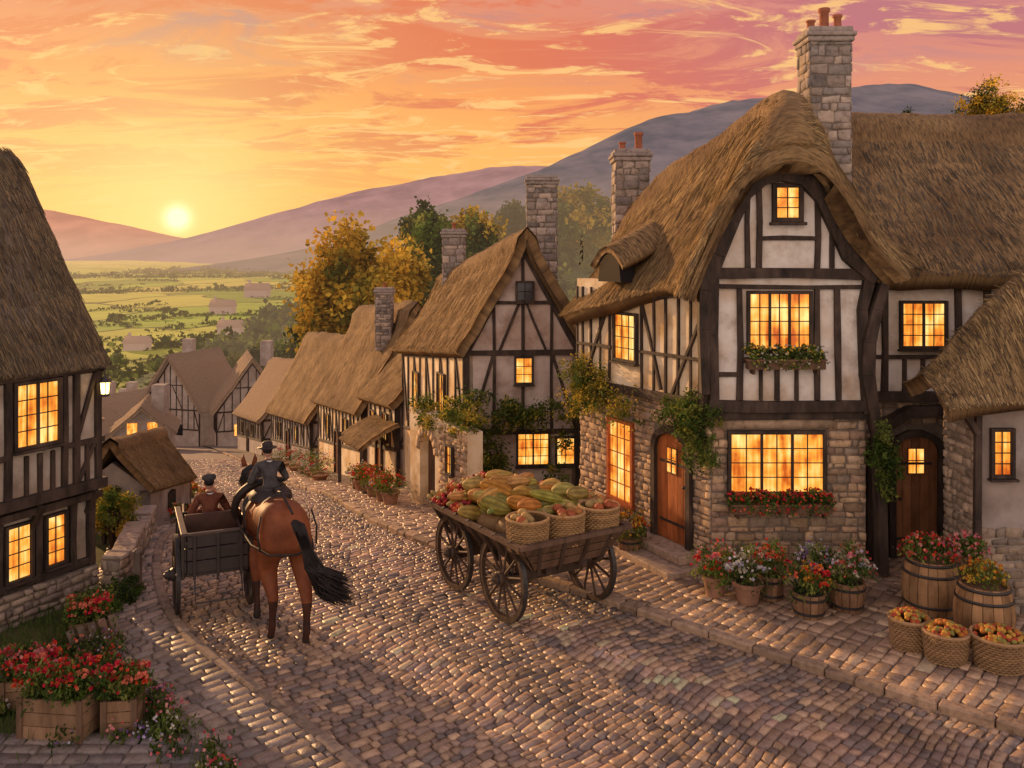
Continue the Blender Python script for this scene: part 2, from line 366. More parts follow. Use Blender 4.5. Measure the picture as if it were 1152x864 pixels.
# ------------------------------------------------------------------ terrain
def tz(x,y):
    z=zg(y)
    if y>110: z+=min(1,(y-110)/250)*(7*noise.noise(V((x*.006,y*.004,3)))+max(0,min(1,(y-900)/2500))*22*(noise.noise(V((x*.0016,y*.0011,8)))+.5))
    return z
def terrain():
    ys=np.concatenate([np.arange(-12,30,.75),np.arange(30,100,2.5),np.arange(100,300,8),np.arange(300,1200,30),np.arange(1200,9001,200)])
    q=np.linspace(-1,1,141); vs=[]
    for y in ys:
        half=60+max(0,y)*1.6
        for a in q:
            x=half*(abs(a)**1.6)*(1 if a>=0 else -1); vs.append((x,y,tz(x,y)))
    n=len(q); fs=[(i*n+j,i*n+j+1,(i+1)*n+j+1,(i+1)*n+j) for i in range(len(ys)-1) for j in range(n-1)]
    m=bpy.data.materials.new('ground_fields'); m.use_nodes=True; nt=m.node_tree; nt.nodes.clear(); nolight(m)
    g=nd(nt,'ShaderNodeNewGeometry'); pos=g.outputs['Position']
    nz=nd(nt,'ShaderNodeTexNoise',{'Vector':pos,'Scale':1.5,'Detail':5.0})
    near=ramp(nt,nz.outputs[0],[(.3,(.05,.055,.022)),(.5,(.08,.09,.03)),(.7,(.14,.115,.055))])
    mp=nd(nt,'ShaderNodeMapping',{0:pos,2:(0,0,.5),3:(.0085,.0042,0)})
    dn=nd(nt,'ShaderNodeTexNoise',{'Vector':mp.outputs[0],'Scale':2.0,'Detail':1.0})
    vv=nd(nt,'ShaderNodeVectorMath',{0:mp.outputs[0],1:nd(nt,'ShaderNodeVectorMath',{0:dn.outputs[1],'Scale':.6},operation='SCALE').outputs[0]},operation='ADD')
    vo=nd(nt,'ShaderNodeTexVoronoi',{'Vector':vv.outputs[0],'Scale':1.25,'Randomness':.85})
    ve=nd(nt,'ShaderNodeTexVoronoi',{'Vector':vv.outputs[0],'Scale':1.25,'Randomness':.85},feature='DISTANCE_TO_EDGE')
    sx=nd(nt,'ShaderNodeSeparateColor',{0:vo.outputs['Color']})
    fc=ramp(nt,sx.outputs[0],[(0,(.20,.34,.035)),(.28,(.36,.50,.06)),(.5,(.56,.52,.12)),(.7,(.13,.24,.035)),(.85,(.30,.44,.06)),(1,(.46,.56,.10))])
    n3=nd(nt,'ShaderNodeTexNoise',{'Vector':pos,'Scale':.04,'Detail':4.0})
    fc=mixc(nt,.5,fc,mixc(nt,1.0,fc,ramp(nt,n3.outputs[0],[(.3,(.6,.6,.6)),(.7,(1.1,1.1,1.0))]),'MULTIPLY'))
    hedge=mr(nt,ve.outputs[0],.014,.038)
    fc=mixc(nt,hedge,(.035,.06,.02),fc)
    sy=nd(nt,'ShaderNodeSeparateXYZ',{0:pos})
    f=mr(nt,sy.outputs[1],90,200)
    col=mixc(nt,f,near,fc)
    b=nd(nt,'ShaderNodeBump',{'Height':nz.outputs[0],'Strength':.5,'Distance':.05})
    p=nd(nt,'ShaderNodeBsdfPrincipled',{'Base Color':col,'Roughness':.95,'Specular IOR Level':.1,'Normal':b.outputs[0]})
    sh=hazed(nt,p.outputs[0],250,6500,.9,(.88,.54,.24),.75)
    nd(nt,'ShaderNodeOutputMaterial',{0:sh})
    mb=MB(); mb.add(vs,fs); mb.build('ground',m,smooth=True)
terrain()
def hillmat(name,c1,c2,hz,f,scale,low=(.22,250)):  # distance haze and low mist put into the hill colour as emission
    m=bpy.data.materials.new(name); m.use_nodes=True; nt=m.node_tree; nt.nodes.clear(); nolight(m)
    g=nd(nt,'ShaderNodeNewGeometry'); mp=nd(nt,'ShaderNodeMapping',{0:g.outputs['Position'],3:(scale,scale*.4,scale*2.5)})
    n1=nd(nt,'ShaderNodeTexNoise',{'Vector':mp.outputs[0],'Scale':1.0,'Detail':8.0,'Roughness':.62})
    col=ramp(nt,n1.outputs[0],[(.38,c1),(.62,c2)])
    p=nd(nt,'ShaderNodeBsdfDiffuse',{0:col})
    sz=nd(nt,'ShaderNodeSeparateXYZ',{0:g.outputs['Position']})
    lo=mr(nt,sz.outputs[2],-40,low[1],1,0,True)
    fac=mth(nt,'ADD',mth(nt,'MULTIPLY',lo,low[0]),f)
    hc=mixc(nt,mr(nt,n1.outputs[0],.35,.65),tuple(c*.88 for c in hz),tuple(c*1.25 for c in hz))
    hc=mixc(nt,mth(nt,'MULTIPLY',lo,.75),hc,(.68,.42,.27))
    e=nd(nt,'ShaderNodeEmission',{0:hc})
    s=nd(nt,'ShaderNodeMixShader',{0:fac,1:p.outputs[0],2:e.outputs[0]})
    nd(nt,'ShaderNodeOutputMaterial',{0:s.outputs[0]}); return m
def scl(pts,k): return [(x*k,max(-42,5+(z-5)*k)) for x,z in pts]
def hill(name,pts,Y0,depth,mat,rough=.02,nx=160):
    xs=np.linspace(pts[0][0],pts[-1][0],nx); zc=np.interp(xs,[p[0] for p in pts],[p[1] for p in pts])
    zc=np.convolve(np.pad(zc,3,mode='edge'),np.ones(7)/7,'valid')
    mb=MB(); vs=[]; rows=[i/20 for i in range(21)]+[1.3,1.8]
    for r in rows:
        for x,z in zip(xs,zc):
            k=math.sin(min(r,1)*math.pi/2)**1.25 if r<=1 else 1-.5*(r-1)
            y=Y0-depth+depth*r
            zz=-42+(z+42)*k+ (z+60)*rough*4*noise.fractal(V((x/depth*3.5,y/depth*3.5,1)),1,2,6)*min(1,r*1.2)
            vs.append((x,y,zz))
    fs=[(i*nx+j,i*nx+j+1,(i+1)*nx+j+1,(i+1)*nx+j) for i in range(len(rows)-1) for j in range(nx-1)]
    mb.add(vs,fs); return mb.build(name,mat,smooth=True)
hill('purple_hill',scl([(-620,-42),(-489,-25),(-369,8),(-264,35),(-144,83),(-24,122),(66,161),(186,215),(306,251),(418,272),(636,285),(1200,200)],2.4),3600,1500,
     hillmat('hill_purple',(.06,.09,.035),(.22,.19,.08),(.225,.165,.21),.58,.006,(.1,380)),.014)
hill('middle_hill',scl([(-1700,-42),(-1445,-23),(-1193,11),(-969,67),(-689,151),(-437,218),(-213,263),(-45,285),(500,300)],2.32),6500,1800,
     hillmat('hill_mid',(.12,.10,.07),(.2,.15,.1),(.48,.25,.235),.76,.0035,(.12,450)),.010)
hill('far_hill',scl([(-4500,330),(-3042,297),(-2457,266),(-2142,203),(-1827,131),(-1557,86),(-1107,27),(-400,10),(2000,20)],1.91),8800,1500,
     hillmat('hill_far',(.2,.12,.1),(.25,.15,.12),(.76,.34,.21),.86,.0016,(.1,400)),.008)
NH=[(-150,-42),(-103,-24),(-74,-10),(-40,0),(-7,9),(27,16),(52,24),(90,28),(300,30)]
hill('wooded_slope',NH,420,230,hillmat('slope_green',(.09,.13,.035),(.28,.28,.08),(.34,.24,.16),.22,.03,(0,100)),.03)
def nhz(x,y): 
    z=float(np.interp(x,[p[0] for p in NH],[p[1] for p in NH])); r=max(0,min(1,(y-190)/230)); return -42+(z+42)*math.sin(r*math.pi/2)**1.25
# ------------------------------------------------------------------ trees
def tree(name,x,y,zb,zc,rx,rz,n,leaf,cols,far=False,clumps=60):
    e=empty(name,(x,y,zb)); mb=MB(); lf=MB()
    cc=leaves(lf,(x,y,zc),(rx,rx*.9,rz),n,leaf,cols,clumps=clumps,cr=.26,shell=.2,asp=.7); top=zc+rz*.3; r0=max(.12,rx*.05)
    tr=[(x,y,zb-.3),(x+rx*.03,y,zb+(zc-zb)*.5),(x-rx*.03,y,zc-rz*.3),(x,y,top)]
    tube(mb,tr,[r0*1.3,r0,r0*.7,r0*.2],8)
    for k in range(0,min(len(cc),16)):
        p=cc[k]; s=V((x,y,zc-rz*.6+R.random()*rz*.6)); m=(s+V(p))/2+V((0,0,-.1*rz)); tube(mb,[s,m,V(p)],[r0*.4,r0*.22,r0*.06],5)
    mb.build('trunk',M['bark'],e,smooth=True); lf.build('foliage',M['leaf_far'] if far else M['leaf'],e)
tree('autumn_tree',-10.4,62,-8.6,2.3,4.2,4.6,18000,.42,AUT+YEL,clumps=110,far=True)
tree('autumn_tree',-13.2,66,-9.4,-.8,2.8,3.0,7000,.42,AUT+GREEN,clumps=60,far=True)
tree('oak_tree',-7.6,82,-12,4.0,3.2,4.6,9000,.45,GREEN+DARKG,far=True,clumps=70)
tree('oak_tree',-9.6,100,-16,6.2,3.0,4.5,7000,.55,DARKG+GREEN,far=True)
tree('oak_tree',-3.9,100,-16,6.2,2.9,4.5,7000,.55,GREEN+YEL,far=True)
tree('oak_tree',-6.6,92,-14,2.5,4.4,5,8000,.55,DARKG+GREEN,far=True)
tree('oak_tree',26,335,nhz(26,335)-2,19,12,12,8000,1.7,GREEN+YEL,far=True)
tree('oak_tree',12,345,nhz(12,345)-2,9,9,10,6000,1.6,GREEN+DARKG,far=True)
tree('oak_tree',0,350,nhz(0,350)-2,15,8,11,6000,1.6,DARKG,far=True)
tree('oak_tree',-30,330,nhz(-30,330)-2,0,14,10,6000,1.8,DARKG+GREEN,far=True)
tree('oak_tree',-56,300,nhz(-56,300)-2,-10,11,8,5000,1.6,DARKG+GREEN,far=True)
tree('oak_tree',21.6,40,-4.6,11.8,1.5,1.1,6000,.12,AUT+DARKG,clumps=50)
tree('oak_tree',17.6,40,-4.6,11.3,.6,.5,1200,.10,AUT+DARKG,clumps=16)
for (px,D,yy,r) in [(250,170,412,20),(297,150,404,24),(335,130,412,32),(350,160,392,26),(320,95,440,20),(345,110,430,24),(228,110,455,12),(150,140,468,16),(112,160,455,14)]:
    x=(px-576)/1000*D; zc=5-(yy-290)/1000*D; rr=r/1000*D
    tree('village_tree',x,D,zg(D)-1,zc,rr,rr*.85,2600,rr*.16,GREEN+DARKG,far=True,clumps=34)
mb=MB()
for k in range(74):
    y=R.uniform(420,2600) if k>18 else R.uniform(280,520); x=R.uniform(-.56,-.2)*y; L=R.uniform(40,140)*(.6+y/1500); a=R.uniform(-.2,.2) if R.random()<.8 else R.uniform(.8,1.3)
    n=int(6+L/7)
    for i in range(n):
        f=i/n-.5; xx=x+math.cos(a)*L*f; yy=y+math.sin(a)*L*f*1.3; h=R.uniform(.7,1.5)*(1+y/1500)*(2.2 if R.random()<.12 else 1)
        leaves(mb,(xx,yy,tz(xx,yy)+h*.6),(h*1.6,h*1.0,h*.8),22,h*.9,DARKG+GREEN[:3],clumps=6,cr=.4,asp=.8)
mb.build('hedgerow_trees',leafmat('leaf_valley',.2,(200,5000,.8,(.76,.47,.25),.7)))
mb=MB()
for k in range(330):
    x=R.uniform(-105,60); y=R.uniform(262,415); h=R.uniform(3,6)
    if x>24 and y>330 and R.random()<.8: continue
    leaves(mb,(x,y,nhz(x,y)+h*.6),(h,h,h*.9),50,h*.45,DARKG+GREEN,clumps=9,cr=.35,asp=.8)
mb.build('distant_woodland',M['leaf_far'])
# ------------------------------------------------------------------ facades / houses
class House:
    def __init__(s,name,loc): s.e=empty(name,loc); s.p={}
    def __call__(s,k,mat=None):
        if k not in s.p: s.p[k]=(MB(),mat or k)
        return s.p[k][0]
    def done(s,far=False):
        for k,(mb,mk) in s.p.items():
            if not mb.v: continue
            mb.build(k,M[mk],s.e,smooth=mk in('thatch','thatch_grey','thatch_far','stone','terracotta') and k not in('chimney_cap','door_steps','coping'),bevel=.006 if k in('timber','frame') and not far else (.018 if k in ('door_steps','coping','chimney_cap') else 0))
class Fac:
    def __init__(s,O,u,side=1,z0=0):
        s.O=V((O[0],O[1],z0)); s.u=V((u[0],u[1],0)).normalized(); s.n=V((s.u.y,-s.u.x,0))*side; s.side=side
    def P(s,a,h,d=0): return s.O+s.u*a+s.n*d+V((0,0,h))
    def box(s,mb,a0,a1,h0,h1,d0,d1,col=(1,1,1)):
        P=s.P; box8(mb,[P(a0,h0,d0),P(a1,h0,d0),P(a1,h0,d1),P(a0,h0,d1),P(a0,h1,d0),P(a1,h1,d0),P(a1,h1,d1),P(a0,h1,d1)],col)
    def poly(s,mb,pts,d0,d1,col=(1,1,1)): prism(mb,[s.P(a,h,d1) for a,h in pts],s.n*(d0-d1),col)
    def beam(s,mb,pts,w,d0,d1,col=(1,1,1)):
        d1+=R.uniform(-.006,.006)
        if len(pts)==2 and abs(pts[0][0]-pts[1][0])+abs(pts[0][1]-pts[1][1])>.9:
            (a,b),(c,d)=pts; q=R.uniform(.35,.65); o=R.uniform(-.02,.02); pts=[pts[0],(a+(c-a)*q+o*(abs(d-b)>abs(c-a)),b+(d-b)*q+o*(abs(c-a)>abs(d-b))),pts[1]]
        n=len(pts); L=[];Rr=[]
        for i,(a,h) in enumerate(pts):
            p0=pts[max(i-1,0)];p1=pts[min(i+1,n-1)]; dx=p1[0]-p0[0];dz=p1[1]-p0[1]; l=math.hypot(dx,dz) or 1
            ww=(w if not hasattr(w,'__len__') else w[i])*R.uniform(.86,1.14)/2; L.append((a-dz/l*ww,h+dx/l*ww)); Rr.append((a+dz/l*ww,h-dx/l*ww))
        for i in range(n-1):
            q=[L[i],L[i+1],Rr[i+1],Rr[i]]; s.poly(mb,q,d0,d1,col)
    def stones(s,mb,a0,a1,h0,h1,holes=(),sw=.2,sh=.105,cols=None,d=.03):
        cols=cols or WARM
        h=h0
        while h<h1-.03:
            hh=min(sh*R.uniform(.65,1.5),h1-h); a=a0-R.random()*sw*.5
            if h1-h-hh<.04: hh=h1-h
            while a<a1:
                w=sw*R.uniform(.45,1.8); x0=max(a,a0);x1=min(a+w,a1); a+=w
                if x1-x0<.04: continue
                bad=False
                for q in holes:
                    if h+hh>q[2]+.02 and h<q[3]-.02:
                        if x0<q[0]<x1 and q[0]-x0>.05: x1=q[0]
                        elif x0<q[1]<x1 and x1-q[1]>.05: x0=q[1]
                        elif x1>q[0] and x0<q[1]: bad=True
                if bad: continue
                g=.008; j=lambda: R.uniform(-.018,.018)
                sl=R.uniform(-.014,.014)
                cs=[(x0+g+j(),h+g+j()),(x1-g+j(),h+g+j()+sl),(x1-g+j(),h+hh-g+j()+sl),(x0+g+j(),h+hh-g+j())]
                k=R.uniform(.6,1.2); c=R.choice(cols); dd=d*R.uniform(.5,1.5)
                if s.side<0: cs=cs[::-1]
                stone9(mb,cs,lambda a_,b_,h_:s.P(a_,b_,h_),dd,(c[0]*k,c[1]*k,c[2]*k),.2)
            h+=hh
    def window(s,H,a0,a1,h0,h1,nc,nr,fw=.05,glass='glow',mull=(),col=None,d=0):
        gl=H('glass_'+glass,glass); fr=H('frame','timber') if col is None else H('painted_frame','paint'); c=col or (1,1,1)
        s.box(gl,a0,a1,h0,h1,d-.02,d+.012)
        s.box(fr,a0-fw,a0,h0-fw,h1+fw,d-.02,d+.07,c); s.box(fr,a1,a1+fw,h0-fw,h1+fw,d-.02,d+.07,c)
        s.box(fr,a0,a1,h1,h1+fw,d-.02,d+.068,c); s.box(fr,a0,a1,h0-fw,h0,d-.02,d+.068,c)
        s.box(fr,a0-fw*1.5,a1+fw*1.5,h0-fw*1.7,h0-fw-.002,d-.02,d+.12,c)
        for i in range(1,nc):
            x=a0+(a1-a0)*i/nc; w=.02 if i in mull else .009; s.box(fr,x-w,x+w,h0,h1,d+.013,d+(.055 if i in mull else .032),c)
        for i in range(1,nr):
            z=h0+(h1-h0)*i/nr; s.box(fr,a0,a1,z-.008,z+.008,d+.013,d+.03,c)
    def door(s,H,a0,a1,h0,h1,rise=.35,col=(.34,.11,.035),n=5,win=True):
        dm=H('door','wood'); fr=H('door_frame','timber'); cx=(a0+a1)/2; hw=(a1-a0)/2
        top=lambda x: h1-rise+rise*math.sqrt(max(0,1-((x-cx)/hw)**2))
        for i in range(n):
            x0=a0+(a1-a0)*i/n+.004;x1=a0+(a1-a0)*(i+1)/n-.004; k=R.uniform(.75,1.2)
            s.poly(dm,[(x0,h0),(x1,h0),(x1,top(x1)),((x0+x1)/2,top((x0+x1)/2)),(x0,top(x0))],-.02,.02+R.uniform(0,.006),tuple(q*k for q in col))
        pts=[(a0-.04,h0)]+[(cx+(hw+.04)*math.cos(t),h1-rise+(rise+.05)*math.sin(t)) for t in [math.pi-math.pi*k/12 for k in range(13)]]+[(a1+.04,h0)]
        s.beam(fr,pts,.11,-.02,.10)
        for hh in (h0+.3,h1-rise-.2):
            s.box(H('door_iron','iron'),a0+.03,a1-.1,hh-.02,hh+.02,.02,.036)
        if win:
            s.box(H('glass_glow','glow'),cx-.13,cx+.13,h1-rise-.36,h1-rise+.04,.0,.034); f=H('door_win','wood'); z0=h1-rise-.36;z1=h1-rise+.04
            for q in (cx-.145,cx-.008,cx+.128): s.box(f,q,q+.016,z0-.015,z1+.015,.02,.05,(.2,.07,.03))
            for q in (z0-.015,(z0+z1)/2,z1): s.box(f,cx-.13,cx+.13,q,q+.015,.02,.048,(.2,.07,.03))
        lathe(H('door_iron','iron'),s.P(a0+.1,h0+.95,.05),[(.0,-.02),(.025,-.015),(.03,.0),(.02,.02),(0,.025)],10,axis=s.n)
WARM=[(.48,.35,.235),(.4,.3,.21),(.56,.41,.265),(.32,.26,.2),(.46,.32,.215),(.52,.4,.285),(.38,.27,.2)]
def planter(H,F,a0,a1,h0,h1,cols,den=1.0):
    w=H('flower_box','wood'); F.box(w,a0,a1,h0,h1,.13,.30,(.16,.09,.05)); F.box(w,a0-.02,a1+.02,h1-.02,h1+.005,.12,.315,(.2,.11,.06))
    for a in (a0+.1,a1-.1): F.box(w,a-.02,a+.02,h0-.08,h0,.05,.26,(.1,.06,.035))
    lf=H('box_foliage','leaf'); fl=H('box_flowers','flower'); L=a1-a0; n=max(3,int(L/.13))
    for i in range(n):
        c=F.P(a0+L*(i+.5)/n,h1+.06+R.uniform(-.02,.05),.21)
        leaves(lf,c,(.11,.11,.12),int(170*den),.05,GREEN,clumps=10,cr=.4)
        c2=F.P(a0+L*(i+.5)/n,h1-.05,.31); leaves(lf,c2,(.09,.05,.1),int(60*den),.045,GREEN,clumps=6,cr=.4)
        blossoms(fl,c,(.12,.12,.13),int(22*den),.04,cols); blossoms(fl,c2,(.09,.06,.1),int(7*den),.035,cols,False)
def thatch(H,secs,thick=.28,nu=30,nv=24,strips=3000,mat='thatch',ridge=None,tint=1.0,sl=.4,cap=True,disp=.05,seed=0,grey=0):
    m=len(secs[0]); secs=[[V(p) for p in s] for s in secs]; K=len(secs)-1; P=[]
    for i in range(nu+1):
        t=K*i/nu; k=min(int(t),K-1); f=t-k
        prof=[catm([secs[q][j] for q in range(K+1)],t) if K>=3 else secs[k][j].lerp(secs[k+1][j],f) for j in range(m)]
        P.append([catm(prof,(m-1)*j/nv) for j in range(nv+1)])
    def nrm(i,j):
        a=P[min(i+1,nu)][j]-P[max(i-1,0)][j]; b=P[i][min(j+1,nv)]-P[i][max(j-1,0)]; n=a.cross(b)
        if n.length<1e-6: return V((0,0,1))
        n.normalize(); return n if n.z>=-.15 else -n
    N=[[nrm(i,j) for j in range(nv+1)] for i in range(nu+1)]
    Q=[[P[i][j]+N[i][j]*(disp*noise.noise(P[i][j]*1.1+V((seed,0,0)))+disp*.4*noise.noise(P[i][j]*4)) for j in range(nv+1)] for i in range(nu+1)]
    vs=[];uv=[]
    lens=[0]
    for j in range(nv): lens.append(lens[-1]+(P[nu//2][j+1]-P[nu//2][j]).length)
    al=[0]
    for i in range(nu): al.append(al[-1]+(P[i+1][nv//2]-P[i][nv//2]).length)
    for i in range(nu+1):
        for j in range(nv+1): vs.append(Q[i][j]); uv.append((al[i],lens[j]))
    for i in range(nu+1):
        for j in range(nv+1): vs.append(Q[i][j]-N[i][j]*thick*.9+V((0,0,-.1*thick))); uv.append((al[i],lens[j]))
    o=(nu+1)*(nv+1); ix=lambda i,j:i*(nv+1)+j; fs=[]
    for i in range(nu):
        for j in range(nv):
            fs.append((ix(i,j),ix(i,j+1),ix(i+1,j+1),ix(i+1,j))); fs.append((o+ix(i,j),o+ix(i+1,j),o+ix(i+1,j+1),o+ix(i,j+1)))
    for i in range(nu):
        for j in (0,nv): fs.append((ix(i,j),ix(i+1,j),o+ix(i+1,j),o+ix(i,j)))
    for j in range(nv):
        for i in (0,nu): fs.append((ix(i,j),ix(i,j+1),o+ix(i,j+1),o+ix(i,j)))
    H('thatch_roof',mat).add(vs,fs,(1,1,1),uv)
    rj=ridge if ridge is not None else nv/2; st=H('straw','straw')
    def S(i,j):
        i=max(0,min(i,nu-1e-4));j=max(0,min(j,nv-1e-4)); a=int(i);b=int(j);f=i-a;g=j-b
        return (Q[a][b]*(1-g)+Q[a][b+1]*g)*(1-f)+(Q[a+1][b]*(1-g)+Q[a+1][b+1]*g)*f
    for k in range(strips):
        i=R.random()*nu; j=R.random()*nv; edge=R.random()<.10
        sg=-1 if j<rj else 1
        if edge: j=R.uniform(0,.5) if R.random()<.5 else nv-R.uniform(0,.5); sg=-1 if j<rj else 1
        p=S(i,j); d=S(i,j+sg*.3)-S(i,j-sg*.3)
        if d.length<1e-5: continue
        d.normalize(); n=N[int(i)][int(j)]; s=d.cross(n)
        if s.length<1e-4: continue
        s.normalize(); l=sl*R.uniform(.35,1.0)
        if edge: l*=.2
        else:
            lim=(S(i,j+sg*2)-p).length/2*(j if sg<0 else nv-j); l=min(l,lim+.05)
        w=R.uniform(.004,.008)*(1+sl); dd=(d+s*R.uniform(-.10,.10))
        tip=p+dd*l+n*R.uniform(.0,.012)
        if edge: tip+=V((0,0,-.015))
        p=p+n*.003
        c=R.choice([(.38,.25,.11),(.28,.185,.085),(.19,.13,.07),(.48,.33,.15),(.13,.095,.06)]); kk=R.uniform(.65,1.05)*tint*(1+.4*noise.noise(p*.9))
        c=tuple(q*kk*(1-grey)+grey*kk*.16 for q in c)
        st.add([p-s*w,p+s*w,tip+s*w*.6,tip-s*w*.6],[(0,1,2,3)],c)
    if cap:
        nn=int(nv*.10)+1
        jr=int(round(rj)); vs=[];uv=[];W=2*nn
        for i in range(nu+1):
            for q in range(-nn,nn+1):
                j=max(0,min(nv,jr+q)); lift=.055 if abs(q)<nn else -.03
                vs.append(Q[i][j]+N[i][j]*lift); uv.append((al[i],lens[j]*1.3+7))
        fs=[(i*(W+1)+q,i*(W+1)+q+1,(i+1)*(W+1)+q+1,(i+1)*(W+1)+q) for i in range(nu) for q in range(W)]
        H('ridge_cap',mat).add(vs,fs,(1,1,1),uv)
    return Q
def lerpsec(a,b,f): return [V(p).lerp(V(q),f) for p,q in zip(a,b)]
def gsec(le,rg,re,n=9,sag=.06):
    le,rg,re=V(le),V(rg),V(re); out=[]; h=(n-1)//2
    for i in range(h+1):
        f=i/h; p=le.lerp(rg,f); p.z-=sag*math.sin(math.pi*f)*(rg.z-le.z)*.5; out.append(p)
    for i in range(1,h+1):
        f=i/h; p=rg.lerp(re,f); p.z-=sag*math.sin(math.pi*f)*(rg.z-re.z)*.5; out.append(p)
    return out
def chimney(name,x0,x1,y0,y1,z0,z1,pots=2,cols=None,sw=.26,sh=.15):
    H=House(name,((x0+x1)/2,(y0+y1)/2,z0)); core=H('core','mortar'); abox(core,x0,x1,y0,y1,z0,z1)
    cols=cols or [(.33,.29,.27),(.4,.34,.3),(.26,.235,.225),(.44,.37,.31)]
    for O,u,l in (((x0,y0),(1,0),x1-x0),((x1,y0),(0,1),y1-y0),((x1,y1),(-1,0),x1-x0),((x0,y1),(0,-1),y1-y0)):
        Fac(O,u,1).stones(H('stones','stone'),0,l,z0,z1,sw=sw,sh=sh,cols=cols,d=.025)
    cp=H('chimney_cap','stone')
    for dz,e,h in ((0,.05,.09),(.09,.08,.08),(.17,.03,.09)): abox(cp,x0-e,x1+e,y0-e,y1+e,z1+dz,z1+dz+h,(.33,.29,.27))
    for i in range(pots):
        px=x0+(x1-x0)*(i+.5)/pots; r=(x1-x0)*.12*(1.15 if i%2 else .95); h=.2+.16*(i%2)+.05*i
        lathe(H('chimney_pots','terracotta'),(px,(y0+y1)/2,z1+.24),[(r*.95,0),(r,.02),(r*.85,.06),(r*.8,h*.8),(r*1.05,h*.85),(r*1.05,h),(r*.7,h),(r*.7,.1)],14,(.42,.14,.07))
    H.done()
# ================= main house R1
H=House('timber_framed_house',(4.5,15,0.1))
Y1=13.8; F1=Fac((3.09,Y1),(1,0)); F2=Fac((3.09,Y1),(-.45,.893),-1); F3=Fac((5.46,14.6),(1,0))
pl=H('plaster_wall','plaster'); tb=H('timber','timber'); mo=H('mortar_wall','mortar'); sn=H('stone_wall','stone')
B0=.08
F1.box(mo,0,2.4,B0-.3,2.66,-.3,0); F2.box(mo,0.001,3.9,-.9,2.66,-.3,-.001)
F3.box(mo,-.05,8.5,B0-.3,2.66,-.3,0)
h1=[(.26,1.76,1.28,2.36)]
F1.stones(sn,0,2.4,B0,2.62,h1)
F2.stones(sn,0,3.9,-.4,2.62,[(.42,1.46,-.1,2.2),(2.05,2.9,.55,2.14)],cols=[(.56,.41,.265),(.48,.36,.245),(.6,.45,.295),(.42,.32,.24)])
F3.stones(sn,0,5,B0,2.62,[(.7,1.6,0,2.25)],cols=[(.34,.265,.2),(.28,.23,.19),(.42,.315,.23)])
G=[(-.02,2.66),(2.4,2.66),(2.4,4.75),(2.1,5.3),(1.8,5.9),(1.5,6.33),(.95,6.4),(.6,6.2),(.3,5.7),(.05,5.1),(-.02,4.75)]
F1.poly(pl,G,-.25,.06)
F2.box(H('side_plaster','plaster_warm'),-.02,3.95,2.66,4.6,-.3,.05)
F3.box(pl,-.02,8.5,2.66,4.85,-.3,.05)
T=lambda F,pts,w=.11,d=.115: F.beam(tb,pts,w,.0,d)
T(F1,[(-.06,2.72),(2.46,2.72)],.17,.16); T(F1,[(-.06,2.55),(2.46,2.57)],.12,.10)
T(F1,[(0,4.76),(2.38,4.74)],.16,.15); T(F1,[(.1,4.56),(2.3,4.55)],.07,.12)
T(F1,[(.03,2.8),(.0,3.8),(.02,4.7)],.15,.15)
T(F1,[(2.4,2.6),(2.34,3.4),(2.3,4.2),(2.42,4.7)],[.17,.15,.15,.17],.17)
for a in (.42,1.62,1.95): T(F1,[(a,2.8),(a+R.uniform(-.03,.03),4.52)],.09)
T(F1,[(.42,3.42),(1.62,3.42)],.08,.11); T(F1,[(.1,3.2),(.4,3.2)],.07,.11)
T(F1,[(1.0,2.8),(1.0,3.4)],.07)
T(F1,[(.75,2.8),(.75,3.38)],.055); T(F1,[(1.3,2.8),(1.3,3.38)],.055)
for a,b in ((.72,6.2),(.55,5.95),(1.62,6.1),(1.85,5.7)): T(F1,[(a,4.84),(a,b)],.085,.10)
T(F1,[(.72,5.3),(1.62,5.3)],.07,.105)
T(F1,[(-.12,2.9),(-.14,3.9),(-.12,4.5),(.05,5.05),(.28,5.6),(.5,5.98),(.75,6.22),(1.05,6.28),(1.4,6.22),(1.66,5.95),(1.88,5.5),(2.12,5.05),(2.5,4.65)],[.12,.16,.22,.26,.24,.22,.22,.22,.22,.22,.24,.26,.2],.2)
T(F1,[(2.62,4.6),(2.5,4.2),(2.38,3.7),(2.36,3.2),(2.44,2.7),(2.55,2.2),(2.6,.15)],[.12,.16,.18,.18,.16,.13,.13],.24)
F1.window(H,.58,1.49,3.60,4.44,6,4,mull=(2,4),d=.07); planter(H,F1,.5,1.68,3.30,3.45,[(.55,.5,.4),(.7,.5,.1),(.4,.45,.1)],.9)
F1.window(H,.99,1.33,5.62,6.08,2,3,fw=.07,d=.07)
F1.window(H,.30,1.72,1.38,2.27,6,4,mull=(2,4),fw=.055,d=.02); planter(H,F1,.26,1.78,1.1,1.24,RED,1.2)
F1.box(H('lintel','stone'),.1,1.9,2.36,2.5,-.01,.06,(.42,.32,.23))
T(F2,[(-.02,2.7),(3.98,2.62)],.16,.13); T(F2,[(-.02,4.5),(3.98,4.1)],.12,.11)
T(F2,[(.06,2.7),(.04,4.5)],.15,.16)
for a in (.42,.75,1.08,1.42,1.76,2.78,3.1,3.4,3.7,3.92): T(F2,[(a,2.75),(a+R.uniform(-.03,.03),4.45)],.05,.085)
T(F2,[(.12,4.1),(.9,2.75)],.06,.1); T(F2,[(1.2,2.8),(1.75,4.2)],.06,.1); T(F2,[(2.85,4.1),(3.6,2.75)],.06,.1); T(F2,[(0.1,3.4),(1.8,3.38)],.05,.095); T(F2,[(2.7,3.37),(3.9,3.35)],.05,.095)
F2.window(H,1.92,2.56,3.2,3.98,3,4,mull=(),d=.06); F2.window(H,2.12,2.82,.66,2.03,3,5,col=(.5,.12,.03),fw=.06)
